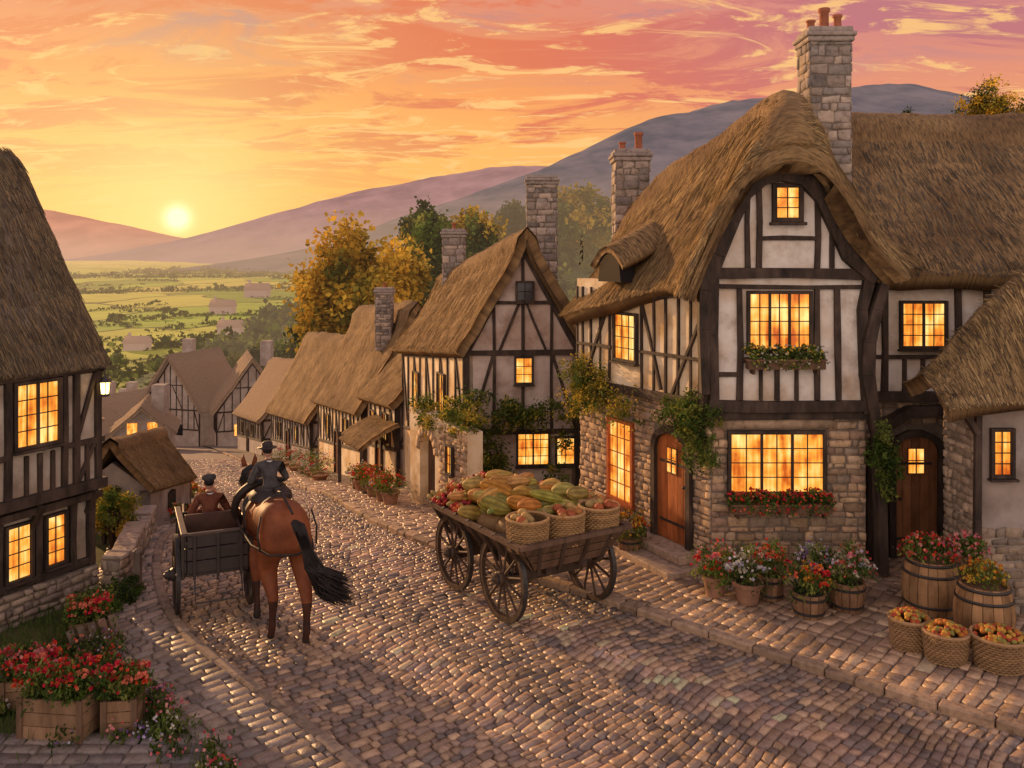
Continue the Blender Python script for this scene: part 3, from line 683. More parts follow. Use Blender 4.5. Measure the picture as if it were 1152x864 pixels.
F2.door(H,.52,1.38,.34,2.12,.3,col=(.42,.13,.035),n=6)
stp=H('door_steps','stone')
F2.box(stp,.05,1.75,-.25,.19,.0,.78,(.42,.33,.25)); F2.box(stp,.25,1.6,.19,.33,.0,.42,(.46,.36,.27))
T(F3,[(0,2.74),(8.4,2.72)],.17,.15); T(F3,[(0,4.66),(8.4,4.66)],.13,.13); T(F3,[(.1,3.38),(8.4,3.36)],.07,.11)
for a in (.12,.62,1.82,2.3,2.9,3.5,4.2): T(F3,[(a,2.8),(a,4.6)],.10,.12)
for a in (.36,.95,1.25,2.05): T(F3,[(a,2.8),(a,3.34)],.06,.11)
T(F3,[(.05,3.6),(.25,4.0),(.55,4.6)],.1,.17); T(F3,[(2.3,3.6),(2.45,4.1),(2.85,4.6)],.1,.17); T(F3,[(1.85,2.9),(2.25,3.5)],.07,.1); T(F3,[(3,4.5),(3.45,3.5)],.07,.1)
F3.window(H,.92,1.6,3.56,4.25,4,4,mull=(2,),d=.06)
F3.door(H,.8,1.52,.1,2.08,.25,col=(.30,.13,.055),n=5)
T(F3,[(.35,.1),(.36,1.7),(.55,2.25),(1.0,2.5),(1.6,2.52),(2.0,2.3),(2.25,1.8),(2.3,.1)],[.14,.14,.16,.18,.18,.16,.14,.14],.25)
F3.poly(H('recess_shade_panel','timber'),[(1.68,.1),(2.15,.1),(2.15,1.75),(1.95,2.15),(1.68,2.2)],-.02,.035)  # flat dark sheet stands in for the shade of an arched recess
A=[(2.66,13.35,4.40),(2.98,13.35,5.14),(3.32,13.35,5.85),(3.68,13.35,6.22),(4.11,13.35,6.36),(4.55,13.35,6.27),(4.9,13.35,5.83),(5.27,13.35,5.2),(5.80,13.35,4.66)]
A2=[(2.52,13.5,4.46),(2.93,13.5,5.42),(3.36,13.5,6.22),(3.74,13.5,6.78),(4.2,13.55,7.1),(4.63,13.5,6.85),(5.04,13.5,6.12),(5.5,13.5,5.34),(6.0,13.5,4.8)]
Bs=[(2.42,14.5,4.5),(3.0,14.5,5.5),(3.5,14.5,6.4),(4.0,14.5,7.2),(4.42,14.5,7.65),(4.8,14.5,7.35),(5.3,14.5,6.4),(5.95,14.5,5.5),(6.6,14.5,4.9)]
Cs=gsec((1.0,17.2,3.92),(2.95,17.5,6.6),(5.6,18.2,4.6),9,.08); BC=lerpsec(Bs,Cs,.5); BC[0].x-=.08
Ds=gsec((.98,18.0,3.9),(2.35,18.3,5.6),(4.2,18.6,4.6),9,0)
thatch(H,[A,A2,Bs,BC,Cs,Ds],.30,56,32,22000,'thatch',cap=True,disp=.08,sl=.34)
lr=[]
for x,ze,zr in ((5.5,4.7,7.75),(7.5,4.74,7.85),(10,4.76,7.8),(14,4.7,7.75)): lr.append(gsec((x,14.2,ze),(x,17.8,zr),(x,21.4,ze),9,.05))
thatch(H,lr,.32,40,26,12000,'thatch_grey',disp=.08,tint=.62,seed=5,grey=.4,sl=.34)
dc=V((2.0,15.75,4.98)); u_=V((-.45,.893,0)).normalized(); n_=V((-.893,-.45,0)).normalized()
secs=[]
for q,sc_ in ((.40,1.0),(.2,1.1),(-.15,1.15),(-.6,1.0)):
    secs.append([dc-u_*(-(k-4)/4*.52*sc_)+n_*q+V((0,0,.34*math.cos((k-4)/4*math.pi/2)+(-q*.45+.18)-.12)) for k in range(9)])
thatch(H,secs,.11,10,12,500,'thatch',cap=False,disp=.015,sl=.16)
prism(H('glass_dark','dark'),[dc+u_*a+n_*.33+V((0,0,h)) for a,h in ((-.36,-.4),(.36,-.4),(.3,-.02),(.0,.14),(-.3,-.02))],-n_*.3)
H.done()
chimney('stone_chimney',5.1,5.8,15.2,15.85,4.9,8.70,3)
chimney('stone_chimney',2.2,2.9,18.8,19.5,4.0,7.05,2)
# ================= R0 lean house right
H=House('small_thatched_cottage',(7.5,12.8,.1)); F=Fac((6.38,12.2),(1,0)); Fs=Fac((6.38,12.2),(0,1),-1)
F.box(H('wall','plaster_grey'),0,4,-.1,3.35,-.9,0); F.stones(H('stone_wall','stone'),0,4,.08,1.3,cols=[(.34,.28,.22),(.42,.34,.26),(.28,.24,.2)])
Fs.stones(H('stone_wall','stone'),0,.9,.08,3.2,cols=[(.34,.28,.22),(.42,.34,.26)])
F.window(H,.22,.45,2.03,2.62,2,4); F.beam(H('timber','timber'),[(-.05,3.1),(4,3.1)],.12,0,.12); F.beam(H('timber','timber'),[(.0,.1),(.0,3.1)],.1,0,.08)
bar(H('timber'),(6.34,12.1,2.6),(5.95,12.0,3.15),.08,.08)
ss=[gsec((5.8,11.8,3.02),(5.85,12.7,3.35),(5.9,13.4,3.1),9,0),gsec((6.5,11.72,3.08),(6.55,12.75,4.05),(6.6,13.7,3.3),9,-.1),gsec((7.4,11.7,3.1),(7.4,12.85,4.85),(7.4,14,3.4),9,-.1),gsec((9,11.7,3.1),(9,12.9,5.7),(9,14,3.4),9,0)]
thatch(H,ss,.22,24,20,8000,'thatch',cap=False,sl=.28,seed=9); H.done()
# ================= generic cottage
def cottage(name,A,B,W,zb,ze,zr,gable='plaster_pink',side='plaster_warm',strips=2500,roof='thatch',oh=.35,detail=1,sgn=1,tmat='timber',wins=True,timb=True,hip=0,thick=.24,sl=.38,disp=None):
    A=V(A);B=V(B);W=V(W); u=(B-A).normalized(); L=(B-A).length; H=House(name,(A.x,A.y,zb[0])); wn=W.normalized()
    C=A+W; Dd=B+W
    def P(p,z): return V((p.x,p.y,z))
    mid=A+W/2; midf=B+W/2; g=H('gable_wall',gable); s=H('side_wall',side); thk=V((u.x,u.y,0))*.2
    top=zr[0]-.32
    prism(g,[P(A,zb[0]-1),P(C,zb[0]-1),P(C,ze[0]),P(mid,top),P(A,ze[0])],thk)
    prism(g,[P(B,zb[1]-1),P(Dd,zb[1]-1),P(Dd,ze[1]),P(midf,zr[1]-.32),P(B,ze[1])],-thk)
    prism(s,[P(A,zb[0]-1),P(B,zb[1]-1),P(B,ze[1]),P(A,ze[0])],P(wn,0)*.2)
    prism(s,[P(C,zb[0]-1),P(Dd,zb[1]-1),P(Dd,ze[1]),P(C,ze[0])],-P(wn,0)*.2)
    gu=(C-A).normalized(); FG=Fac(A,gu,1 if V((gu.y,-gu.x)).dot(-u)>0 else -1,0); FS=Fac(A,u,1 if V((u.y,-u.x)).dot(-wn)>0 else -1,0)
    H.FG=FG;H.FS=FS; wd=W.length
    if timb:
        t=H('timber',tmat); bm=lambda F,p,w=.09,d=.05: F.beam(t,p,w,0,d)
        hb=zb[0]+(ze[0]-zb[0])*.48
        bm(FG,[(0,ze[0]),(wd,ze[0])],.12,.07); bm(FG,[(0,hb),(wd,hb)],.11,.06); bm(FG,[(.05,zb[0]),(.05,ze[0])],.12,.06); bm(FG,[(wd-.05,zb[0]),(wd-.05,ze[0])],.12,.06)
        n=max(3,int(wd/.6))
        for i in range(1,n):
            a=wd*i/n; hr=ze[0]+(top-ze[0])*(1-abs(a-wd/2)/(wd/2)); bm(FG,[(a,hb),(a,hr-.1)],.075)
        hm=(ze[0]+top)/2; bm(FG,[(wd*.25,hm),(wd*.75,hm)],.08,.06); bm(FG,[(.05,ze[0]),(wd/2,top),(wd-.05,ze[0])],.13,.08)
        bm(FG,[(.1,hb),(wd/n,ze[0])],.07,.055); bm(FG,[(wd-.1,hb),(wd-wd/n,ze[0])],.07,.055)
        bm(FG,[(wd*.3,ze[0]+.05),(wd*.47,hm)],.06,.055); bm(FG,[(wd*.7,ze[0]+.05),(wd*.53,hm)],.06,.055)
        zl=lambda a,f: (zb[0]+(ze[0]-zb[0])*f)*(1-a/L)+(zb[1]+(ze[1]-zb[1])*f)*a/L
        bm(FS,[(0,zl(0,.98)),(L,zl(L,.98))],.1); bm(FS,[(0,zl(0,.45)),(L,zl(L,.45))],.1)
        n=max(3,int(L/.7))
        for i in range(n+1): a=L*i/n; bm(FS,[(a,zl(a,.45)),(a,zl(a,.98))],.07,.045)
        for i in range(0,n,2): bm(FS,[(L*i/n,zl(L*i/n,.45)),(L*(i+1)/n,zl(L*(i+1)/n,.98))],.06,.04)
    if wins:
        zl=lambda a,f: (zb[0]+(ze[0]-zb[0])*f)*(1-a/L)+(zb[1]+(ze[1]-zb[1])*f)*a/L
        for f in (.3,.72):
            a=L*f; FS.window(H,a-.3,a+.3,zl(a,.55),zl(a,.85),2,3,fw=.04,d=.02)
        a=L*.5; FS.door(H,a-.35,a+.35,zl(a,0),zl(a,0)+1.75,.15,win=False)
    un=P(wn,0); o=-P(u,0)*oh
    le0=P(A,ze[0])-un*oh+V((0,0,-oh*.6)); re0=P(C,ze[0])+un*oh+V((0,0,-oh*.6)); r0=P(mid,zr[0])
    le1=P(B,ze[1])-un*oh+V((0,0,-oh*.6)); re1=P(Dd,ze[1])+un*oh+V((0,0,-oh*.6)); r1=P(midf,zr[1])
    up=V((0,0,thick))
    s0=gsec(le0+o+up,r0+o*(1-hip)+up,re0+o+up,9,.04); s3=gsec(le1-o+up,r1-o+up,re1-o+up,9,.04)
    thatch(H,[s0,lerpsec(s0,s3,.33),lerpsec(s0,s3,.66),s3],thick,24 if detail else 10,18 if detail else 8,strips,roof,disp=disp or (.07 if detail else .12),sl=sl,seed=A.x)
    return H
H=cottage('timber_framed_cottage',(-1.12,21),(-3.3,27),(2.75,.25),(-.85,-2.0),(2.75,2.15),(5.45,4.3),strips=8000,oh=.3)
F=H.FG; F.window(H,1.27,1.98,.1,.88,4,4,mull=(2,),d=.03); F.window(H,1.22,1.58,2.05,2.62,2,3,d=.07); F.window(H,1.25,1.6,4.0,4.4,2,2,glass='dark',d=.07)
F.window(H,2.2,2.6,.1,.7,2,3,d=.03)
H.done()
H=cottage('thatched_cottage',(-3.55,27.2),(-5.1,31.2),(2.6,1.0),(-2.05,-2.8),(.55,.1),(2.2,1.9),strips=2500)
cs=[[V((-3.45,27.0,.0)),V((-3.7,26.9,-.1)),V((-4.0,26.75,-.28)),V((-4.35,26.6,-.5)),V((-4.6,26.5,-.72))],[V((-4.6,30,-.25)),V((-4.9,29.9,-.35)),V((-5.2,29.75,-.5)),V((-5.55,29.6,-.72)),V((-5.8,29.5,-.95))]]
thatch(H,cs,.14,12,10,900,'thatch',ridge=0,cap=False,sl=.3)
for p in ((-4.5,26.6),(-5.7,29.4)): bar(H('timber','timber'),(p[0],p[1],zg(p[1])),(p[0],p[1],-.75),.1,.1)
H.done()
cottage('thatched_cottage',(-5.25,31.2),(-8.7,40),(3.6,1.2),(-2.85,-4.5),(-.45,-1.5),(3.2,2.5),strips=5000).done()
cottage('thatched_cottage',(-9.3,41),(-13.8,51),(4,1.6),(-4.75,-6.6),(-2.6,-3.9),(1.1,.4),gable='plaster_grey',side='plaster_grey',strips=3500).done()
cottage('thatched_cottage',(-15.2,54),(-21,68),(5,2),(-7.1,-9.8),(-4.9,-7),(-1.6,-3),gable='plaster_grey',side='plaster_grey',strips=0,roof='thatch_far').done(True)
chimney('stone_chimney',.42,1.22,24.2,24.9,2.5,7.0,0); chimney('stone_chimney',-2.05,-1.42,26.3,26.9,3.4,5.6,1)
chimney('stone_chimney',-4.98,-4.4,32.4,33,1.6,3.65,1,sw=.2,sh=.12)
H=cottage('stone_cottage',(-6.93,17.0),(-7.5,20.8),(-1.35,-.22),(-.28,-.8),(.56,-.22),(1.42,.88),gable='plaster_grey',side='plaster_grey',strips=4500,oh=.12,timb=False,wins=False,thick=.12,sl=.2,disp=.03)
H.FS.window(H,1.5,1.8,-.2,.08,2,2,glass='dark',fw=.03,d=.02)
H.FG.window(H,.55,.8,.25,.6,2,2,glass='dark',fw=.03,d=.02)
H.done()
VB=[(-22.8,78,6.0,7,-.35,-4.0),(-31.5,82,6.4,7,.3,-4.2),(-27.5,66,4,5,-.3,-6.2),(-45,100,7,8,.5,-11),(-33,62,4.6,6,-.2,-5.8),(-29,96,6,7,.2,-9.5),(-38,120,7,8,-.4,-12.5),(-47,130,8,8,.4,-14.5),(-57,125,8,8,-.2,-15.5),
(-24,112,7,7,.5,-11),(-62,150,8,9,.3,-18),(-30,140,8,8,-.5,-16.5),(-37,72,5,6,.2,-8.2),(-19,95,6,7,-.3,-8),(-52,100,6,7,0,-12),(-70,170,9,9,.3,-20),(-45,165,9,9,-.4,-19.5),(-36,92,6,7,-.2,-8.5),(-42,88,6,7,.4,-9.2)]
for x,y,w,l,a,zr in VB:
    g=zg(y); u=V((math.sin(a),math.cos(a))); wv=V((math.cos(a),-math.sin(a)))*w; z2=zg(y+l)
    ze=g+(zr-g)*.42
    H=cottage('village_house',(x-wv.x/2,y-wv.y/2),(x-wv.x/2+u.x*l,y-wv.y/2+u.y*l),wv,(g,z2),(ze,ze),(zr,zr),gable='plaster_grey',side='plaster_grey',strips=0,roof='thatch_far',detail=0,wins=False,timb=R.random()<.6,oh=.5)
    abox(H('chimney_stack','plaster_grey'),x-.5,x+.5,y+l*.6,y+l*.6+1,zr-1,zr+1.3)
    for q in (.25,.6):
        H.FG.box(H('windows_lit' if R.random()<.5 else 'windows_dark','glow' if R.random()<.5 else 'dark'),w*q,w*q+.7,g+1.1,g+2.1,-.02,.06)
    H.done(True)
for x,y in ((-170,400),(-150,470),(-210,640),(-260,900)):
    z=tz(x,y); H=House('farmhouse',(x,y,z)); s_=y/400
    abox(H('walls','plaster_grey'),x-5*s_,x+5*s_,y,y+7*s_,z-2,z+3.4*s_)
    prism(H('roof','thatch_far'),[(x-5.5*s_,y-.4,z+3.3*s_),(x-5.5*s_,y+3.5*s_,z+6.5*s_),(x-5.5*s_,y+7.4*s_,z+3.3*s_)],V((11*s_,0,0))); abox(H('chimney','plaster_grey'),x-4*s_,x-3*s_,y+3*s_,y+4*s_,z+5*s_,z+8*s_); H.done(True)
# ================= L1 left house
H=House('timber_framed_house',(-7.5,12.5,0)); F=Fac((-6.2,13.3),(-.43,-.9),-1)
tb=H('timber','timber')
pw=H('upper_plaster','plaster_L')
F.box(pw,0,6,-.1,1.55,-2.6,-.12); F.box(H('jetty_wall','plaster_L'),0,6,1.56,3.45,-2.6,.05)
F.stones(H('stone_plinth','stone'),0,6,-.05,.42,d=.05,cols=[(.3,.25,.21),(.38,.31,.25)])
F.box(H('plinth_core','mortar'),0,6,-.1,.42,-.14,0)
T=lambda pts,w=.1,d=.1,d0=0: F.beam(tb,pts,w,d0,d)
T([(-.05,1.66),(6,1.66)],.16,.16); T([(-.05,1.48),(6,1.48)],.1,.06,-.14); T([(-.05,3.38),(6,3.38)],.12,.12); T([(-.05,2.3),(.6,2.3)],.08,.1); T([(1.45,2.3),(6,2.3)],.08,.1)
for a in (.05,.42,.62,1.48,1.9,2.4,3): T([(a,1.7),(a,3.4)],.09,.11)
for a in (.24,.8,1.0,1.2): T([(a,1.7),(a,2.28)],.06,.095)
T([(.1,3.3),(.4,2.4)],.06,.1); T([(.1,2.3),(.38,1.75)],.06,.1)
for a in (.05,.36,.92,1.5,2.2): T([(a,.42),(a,1.45)],.1,-.04,-.14)
T([(0,.5),(6,.5)],.09,-.03,-.14)
F.window(H,.73,1.36,2.42,3.26,4,4,mull=(2,),d=.06); F.window(H,.5,.78,.62,1.3,2,4,d=-.10,fw=.04); F.window(H,1.04,1.38,.58,1.3,2,4,d=-.10,fw=.04)
for a in (.1,1.0,2.0): bar(tb,F.P(a,1.2,-.1),F.P(a,1.56,.1),.08,.08)
su=V((-.43,-.9,0)).normalized(); sn_=V((.9,-.43,0)).normalized(); c0=V((-6.2,13.3,0))-su*.06
def lsec(o,zf=0):
    b=c0+su*o
    pts=[(.22,3.40),(-.06,3.82),(-.45,4.40),(-1.0,5.25),(-1.55,6.1),(-2.1,6.65),(-2.7,5.8),(-3.3,4.6),(-3.8,3.6)]
    return [b+sn_*d+V((0,0,z+.03)) for d,z in pts]
thatch(H,[lsec(0),lsec(.6),lsec(2.5),lsec(6)],.26,30,26,12000,'thatch_grey',ridge=15,cap=False,tint=.7,disp=.05,seed=3,grey=.25,sl=.28)
H.done()
L=House('wall_lantern',(-5.98,13.3,3.1)); lx,ly,lz=-6.0,13.1,2.98
bar(L('bracket','iron'),(-6.15,13.25,3.34),(lx,ly,3.34),.02,.02); bar(L('bracket','iron'),(lx,ly,3.34),(lx,ly,3.24),.012,.012)
lathe(L('flame','lamp'),(lx,ly,lz+.02),[(0,0),(.06,.0),(.075,.17),(0,.17)],6)
for k in range(6):
    a=k*math.pi/3; bar(L('cage','iron'),(lx+.065*math.cos(a),ly+.065*math.sin(a),lz),(lx+.085*math.cos(a),ly+.085*math.sin(a),lz+.19),.01,.01)
lathe(L('cage','iron'),(lx,ly,lz),[(0,-.03),(.06,-.02),(.065,.01),(0,.012)],6); lathe(L('cage','iron'),(lx,ly,lz+.19),[(.105,0),(.05,.05),(.02,.08),(0,.1)],6); L.done()
def swall(name,pts,h,w=.3,cols=None):
    H=House(name,(pts[0][0],pts[0][1],0))
    for a,b in zip(pts,pts[1:]):
        a=V(a);b=V(b);l=(b-a).length;u=(b-a)/l; za=min(zg(a.y),zg(b.y)); CL=cols or [(.36,.3,.24),(.44,.36,.28),(.28,.24,.2)]
        for O,uu in ((a,u),(b+V((u.y,-u.x))*-w,-u)):
            F=Fac(O,uu,1,za); F.stones(H('stones','stone'),0,l,-.1,h,cols=CL)
        F=Fac(a,u,1,za); F.box(H('core','mortar'),0,l,-.4,h,-w,0)
        q=0
        while q<l-.02:
            e=min(l,q+R.uniform(.2,.45)); F.box(H('coping','stone'),q,e-.01,h,h+.06+R.uniform(0,.05),-w-.03,.04,(.36,.3,.25)); q=e
        for O,uu in ((a+V((-u.y,u.x))*w,V((u.y,-u.x))),(b,V((-u.y,u.x)))): Fac(O,uu,1,za).stones(H('stones','stone'),0,w,-.1,h,cols=CL)
    H.done()
swall('stone_wall',[(-5.85,13.25),(-5.82,13.55),(-6.3,15.2),(-6.75,16.8)],.5,.26)
H=House('arched_stone_gateway',(-1.8,19.3,-.5)); F=Fac((-.9,18.0),(-.5,.866),-1,-.4)
sp=H('wall','plaster_warm')
def archwall(F,mb,a0,a1,b0,b1,ht,hs,d0,d1,l):
    cx=(b0+b1)/2;r=(b1-b0)/2; arc=[(cx+r*math.cos(t),hs+r*math.sin(t)) for t in [math.pi*k/8 for k in range(9)]]
    F.poly(mb,[(a0,-.8),(b0,-.8),(b0,hs)]+arc[::-1][1:5]+[(cx,ht),(a0,ht-.1)],d0,d1); F.poly(mb,[(cx,ht)]+[arc[4]]+arc[::-1][5:]+[(b1,-.8),(a1,-.8),(a1,ht)],d0,d1)
archwall(F,sp,0,2.9,1.55,2.35,1.95,1.1,-.35,0,0)
for k in range(5): F.box(H('gate_shade_planks','wood'),1.56+.157*k,1.56+.157*(k+1)-.01,-.6,1.48,-.24,-.2,(.13*R.uniform(.8,1.2),.065,.035))  # dark planks added behind the arch so the open gateway looks shaded
F.stones(H('stones','stone'),0,1.3,-.4,1.85,d=.04,cols=[(.54,.4,.26),(.46,.35,.25)])
for k in range(9):
    t0=math.pi*k/9;t1=math.pi*(k+1)/9-.04; c_=lambda r,t:(1.95+r*math.cos(t),1.1+r*math.sin(t)); q=R.uniform(.8,1.15)
    F.poly(H('arch_stones','stone'),[c_(.4,t0),c_(.58,t0),c_(.58,t1),c_(.4,t1)],-.05,.04,(.5*q,.38*q,.26*q))
F.window(H,.55,.8,.9,1.45,2,3,d=.05,fw=.03)
H.done()
ivy=MB()
for k in range(16): 
    p=F.P(R.uniform(0,2.9),R.uniform(1.75,2.25),-.1+R.uniform(-.15,.15)); leaves(ivy,p,(.28,.28,.22),280,.07,GREEN+YEL,clumps=12,cr=.4)
for k in range(30):
    p=V((R.uniform(-1.1,1.4),R.uniform(20.3,20.75),R.uniform(-.2,1.8)))
    if -.25<p.x<1.0 and p.z<1.3: p.z=R.uniform(1.25,1.7)
    if .0<p.x<.7 and p.z>1.5: p.z=1.3
    leaves(ivy,p,(.34,.2,.26),250,.08,GREEN+YEL[1:3]+DARKG[2:],clumps=12,cr=.4)
ivy.build('climbing_ivy',M['leaf'])
def vine(name,pts,r,n,cols,fl=None,size=.055):
    e=empty(name,pts[0]); mb=MB(); f=MB(); st=MB()
    for p in pts:
        leaves(mb,p,(r*R.uniform(.8,1.2),r*.55,r*R.uniform(.8,1.2)),n,size,cols,clumps=14,cr=.38)
        if fl: blossoms(f,p,(r,r*.6,r),14,.035,fl,False)
    tube(st,[V(p)+V((0,.12,0)) for p in pts],.012,5)
    mb.build('leaves',M['leaf'],e); st.build('stem',M['bark'],e)
    if fl: f.build('blossom',M['flower'],e)
vine('climbing_rose',[tuple(F2.P(a,h,.2)) for a,h in ((.0,1.9),(-.02,2.1),(.1,2.35),(.3,2.5),(.15,2.7),(-.05,2.55),(.5,2.55),(.25,2.35),(.8,2.5))],.26,560,GREEN+YEL[2:3],None)
vine('flowering_shrub',[tuple(F2.P(a,h,.3)) for a,h in ((2.9,2.5),(3.2,2.8),(3.5,2.7),(3.3,2.4),(3.7,2.3),(3.0,2.75),(2.6,2.45),(1.8,2.4),(3.1,2.55),(3.4,2.9))],.34,600,YEL+GREEN,[(.8,.58,.1)])
vine('climbing_ivy',[(5.62,13.45,2.3),(5.68,13.45,2.05),(5.75,13.5,1.8),(5.6,13.5,1.95),(5.7,13.5,1.55)],.2,460,GREEN)
# ================= wheels, wagon
def wheel(mb,iron,c,ax,Rr,n=12,w=.06,col=(.09,.055,.035)):
    c=V(c);ax=V(ax).normalized(); _,s,t=frame(ax)
    lathe(mb,c,[(Rr-.075,-w/2),(Rr-.012,-w/2),(Rr-.012,w/2),(Rr-.075,w/2)],40,col,ax,True)
    lathe(iron,c,[(Rr-.012,-w/2-.003),(Rr,-w/2-.003),(Rr,w/2+.003),(Rr-.012,w/2+.003)],40,(1,1,1),ax,True)
    lathe(mb,c,[(0,-.14),(.05,-.14),(.065,-.09),(.09,-.05),(.095,.05),(.07,.09),(.05,.15),(0,.15)],18,col,ax)
    for q in (-.1,.1): lathe(iron,c+ax*q,[(.06,-.012),(.078,-.012),(.078,.012),(.06,.012)],18,(1,1,1),ax,True)
    lathe(iron,c+ax*.15,[(0,-.01),(.03,0),(.02,.02),(0,.025)],10,(1,1,1),ax); lathe(iron,c-ax*.15,[(0,.01),(.03,0),(.02,-.02),(0,-.025)],10,(1,1,1),ax)
    for k in range(n):
        a=2*math.pi*(k+.5)/n; d=s*math.cos(a)+t*math.sin(a)
        tube(mb,[c+d*.07,c+d*Rr*.5,c+d*(Rr-.06)],[.026,.018,.02],6,col)
hd=math.radians(32)
W=empty('harvest_wagon',(.14,13.1,0),math.pi/2+hd)
wd=MB();ir=MB();pl=MB()
tr=.74; rw=.59; rf=.55
for sx,rr in ((-.68,rw),(.72,rf)):
    for sy in (-1,1): wheel(wd,ir,(sx,sy*tr,rr+.045),(0,sy,0),rr,12)
    bar(wd,(sx,-tr,rr),(sx,tr,rr),.09,.11,col=(.07,.045,.03)); bar(wd,(sx,-.5,rr+.13),(sx,.5,rr+.13),.12,.14,col=(.08,.05,.035))
zb=.84
for y in (-.3,.3): bar(wd,(-1.15,y,zb-.06),(1.15,y,zb-.06),.08,.1,col=(.08,.05,.035))
bar(wd,(.7,0,.6),(2.2,0,.45),.07,.08,col=(.08,.05,.035))
for i in range(9): y=-.52+i*.13; bar(wd,(-1.15,y,zb),(1.15,y,zb),.122,.03,col=(.1*R.uniform(.8,1.2),.065,.045))
def side(sy):
    for k in range(3):
        z0=zb+.02+k*.12;z1=z0+.11; y0=.58+.09*k;y1=y0+.085; e=1.2+.05*k; c=R.uniform(.8,1.25)
        box8(pl,[(-e,sy*y0,z0),(e,sy*y0,z0),(e,sy*(y0+.03),z0),(-e,sy*(y0+.03),z0),(-e-.03,sy*y1,z1),(e+.03,sy*y1,z1),(e+.03,sy*(y1+.03),z1),(-e-.03,sy*(y1+.03),z1)],(.15*c,.09*c,.055*c))
    for x in (-1.1,-.72,-.36,0,.36,.72,1.1): bar(wd,(x,sy*.6,zb-.08),(x*1.03,sy*.92,zb+.44),.05,.05,col=(.07,.045,.03))
    bar(wd,(-1.38,sy*.90,zb+.40),(1.38,sy*.90,zb+.40),.07,.06,col=(.14,.085,.055))
side(1);side(-1)
for sx in (-1,1):
    for k in range(3):
        z0=zb+.02+k*.12; x0=1.2+.05*k; c=R.uniform(.8,1.25); y=.58+.09*k
        box8(pl,[(sx*x0,-y,z0),(sx*x0,y,z0),(sx*(x0+.03),y,z0),(sx*(x0+.03),-y,z0),(sx*(x0+.05),-y-.08,z0+.11),(sx*(x0+.05),y+.08,z0+.11),(sx*(x0+.08),y+.08,z0+.11),(sx*(x0+.08),-y-.08,z0+.11)],(.15*c,.09*c,.055*c))
    for y in (-.5,-.17,.17,.5): bar(wd,(sx*1.2,y,zb-.05),(sx*1.4,y*1.2,zb+.44),.05,.05,col=(.07,.045,.03))
    bar(wd,(sx*1.39,-.92,zb+.41),(sx*1.39,.92,zb+.41),.07,.06,col=(.14,.085,.055))
wd.build('wagon_frame_and_wheels',M['wood'],W,world=False); ir.build('iron_tyres',M['iron'],W,world=False); pl.build('plank_sides',M['wood'],W,world=False,bevel=.006)
def basket(mb,c,r,h,col=(.36,.21,.09),rt=1.18,oval=1.0):
    c=V(c); n=26; rows=int(h/.028)
    lathe(mb,c,[(0,.01),(r*.96,.01),(r*.96*rt,h*.9)],n,tuple(q*.45 for q in col))
    for k in range(rows):
        f=k/rows; rr=r*(1+(rt-1)*f)
        vs=[];fs=[]
        for i in range(n*2):
            a=math.pi*i/n; wv=.010*(1 if (i+k)%2 else -1); z=c.z+.012+f*h
            for dr,dz in ((0,-.014),(.012,0),(0,.014)): vs.append((c.x+(rr+wv+dr)*math.cos(a)*oval,c.y+(rr+wv+dr)*math.sin(a),z+dz))
        m=n*2
        for i in range(m):
            j=(i+1)%m
            for q in (0,1): fs.append((i*3+q,j*3+q,j*3+q+1,i*3+q+1))
        kk=R.uniform(.8,1.15); mb.add(vs,fs,tuple(q*kk for q in col))
    pts=[(c.x+r*rt*oval*math.cos(a),c.y+r*rt*math.sin(a),c.z+h+.01) for a in [2*math.pi*i/24 for i in range(25)]]; tube(mb,pts,.022,6,tuple(q*1.15 for q in col))
bk=MB(); pr=MB(); top=zb+.27
BK=[(-1.08,-.60),(-1.08,.0),(-1.06,.58),(-.52,-.66)]
for x,y in BK: basket(bk,(x,y,top+.0),.26,.40,(.44,.26,.11),1.08)
for k in range(48):
    x,y=R.choice(BK); ell(pr,(x+R.uniform(-.18,.18),y+R.uniform(-.18,.18),top+.39+R.uniform(0,.05)),(.075,.07,.06),None,10,6,R.choice([(.5,.32,.1),(.5,.22,.06),(.42,.3,.11),(.45,.12,.04)]))
SQ=[(.62,.34,.05),(.46,.34,.07),(.70,.44,.10),(.36,.31,.07),(.60,.26,.04),(.66,.42,.10)]
for k in range(74):
    x=R.uniform(-.78,.75); y=R.uniform(-.66,.66); lay=R.random(); z=top+.10+lay*.46*(1-(y/.98)**2)
    rot=Matrix.Rotation(R.uniform(-.75,.75)+math.pi*.35,3,'Z')@Matrix.Rotation(math.pi/2+R.uniform(-.3,.3),3,'Y')@Matrix.Rotation(R.uniform(0,6),3,'Z')
    r=R.uniform(.07,.125); ell(pr,(x,y,z+.04),(r,r,R.uniform(.18,.32)),rot,32,12,tuple(q*R.uniform(.7,1.05) for q in R.choice(SQ)),8,.05,R.uniform(-.25,.25))
for k in range(420):
    x=R.uniform(.35,1.34); y=R.uniform(-.84,.87); z=top+.08+.44*(1-(y/1.02)**2)*R.uniform(.7,1.05)*(1-.25*max(0,x-.9)/.4); r=R.uniform(.025,.042)
    ell(pr,(x,y,z),(r,r,r*R.uniform(1.2,2.6)),Matrix.Rotation(R.uniform(0,3),3,'X')@Matrix.Rotation(R.uniform(0,3),3,'Y'),8,6,R.choice([(.5,.03,.02),(.42,.05,.03),(.58,.14,.03),(.3,.02,.03),(.55,.3,.06),(.38,.3,.09)]))
for k in range(9):
    ell(pr,(R.uniform(-.5,1.0),R.uniform(-.4,.5),top+.08),(.3,.3,.2),None,14,8,(.25,.15,.06))
pr.build('squash_and_peppers',M['produce'],W,world=False,smooth=True); bk.build('wicker_baskets',M['wicker'],W,world=False)
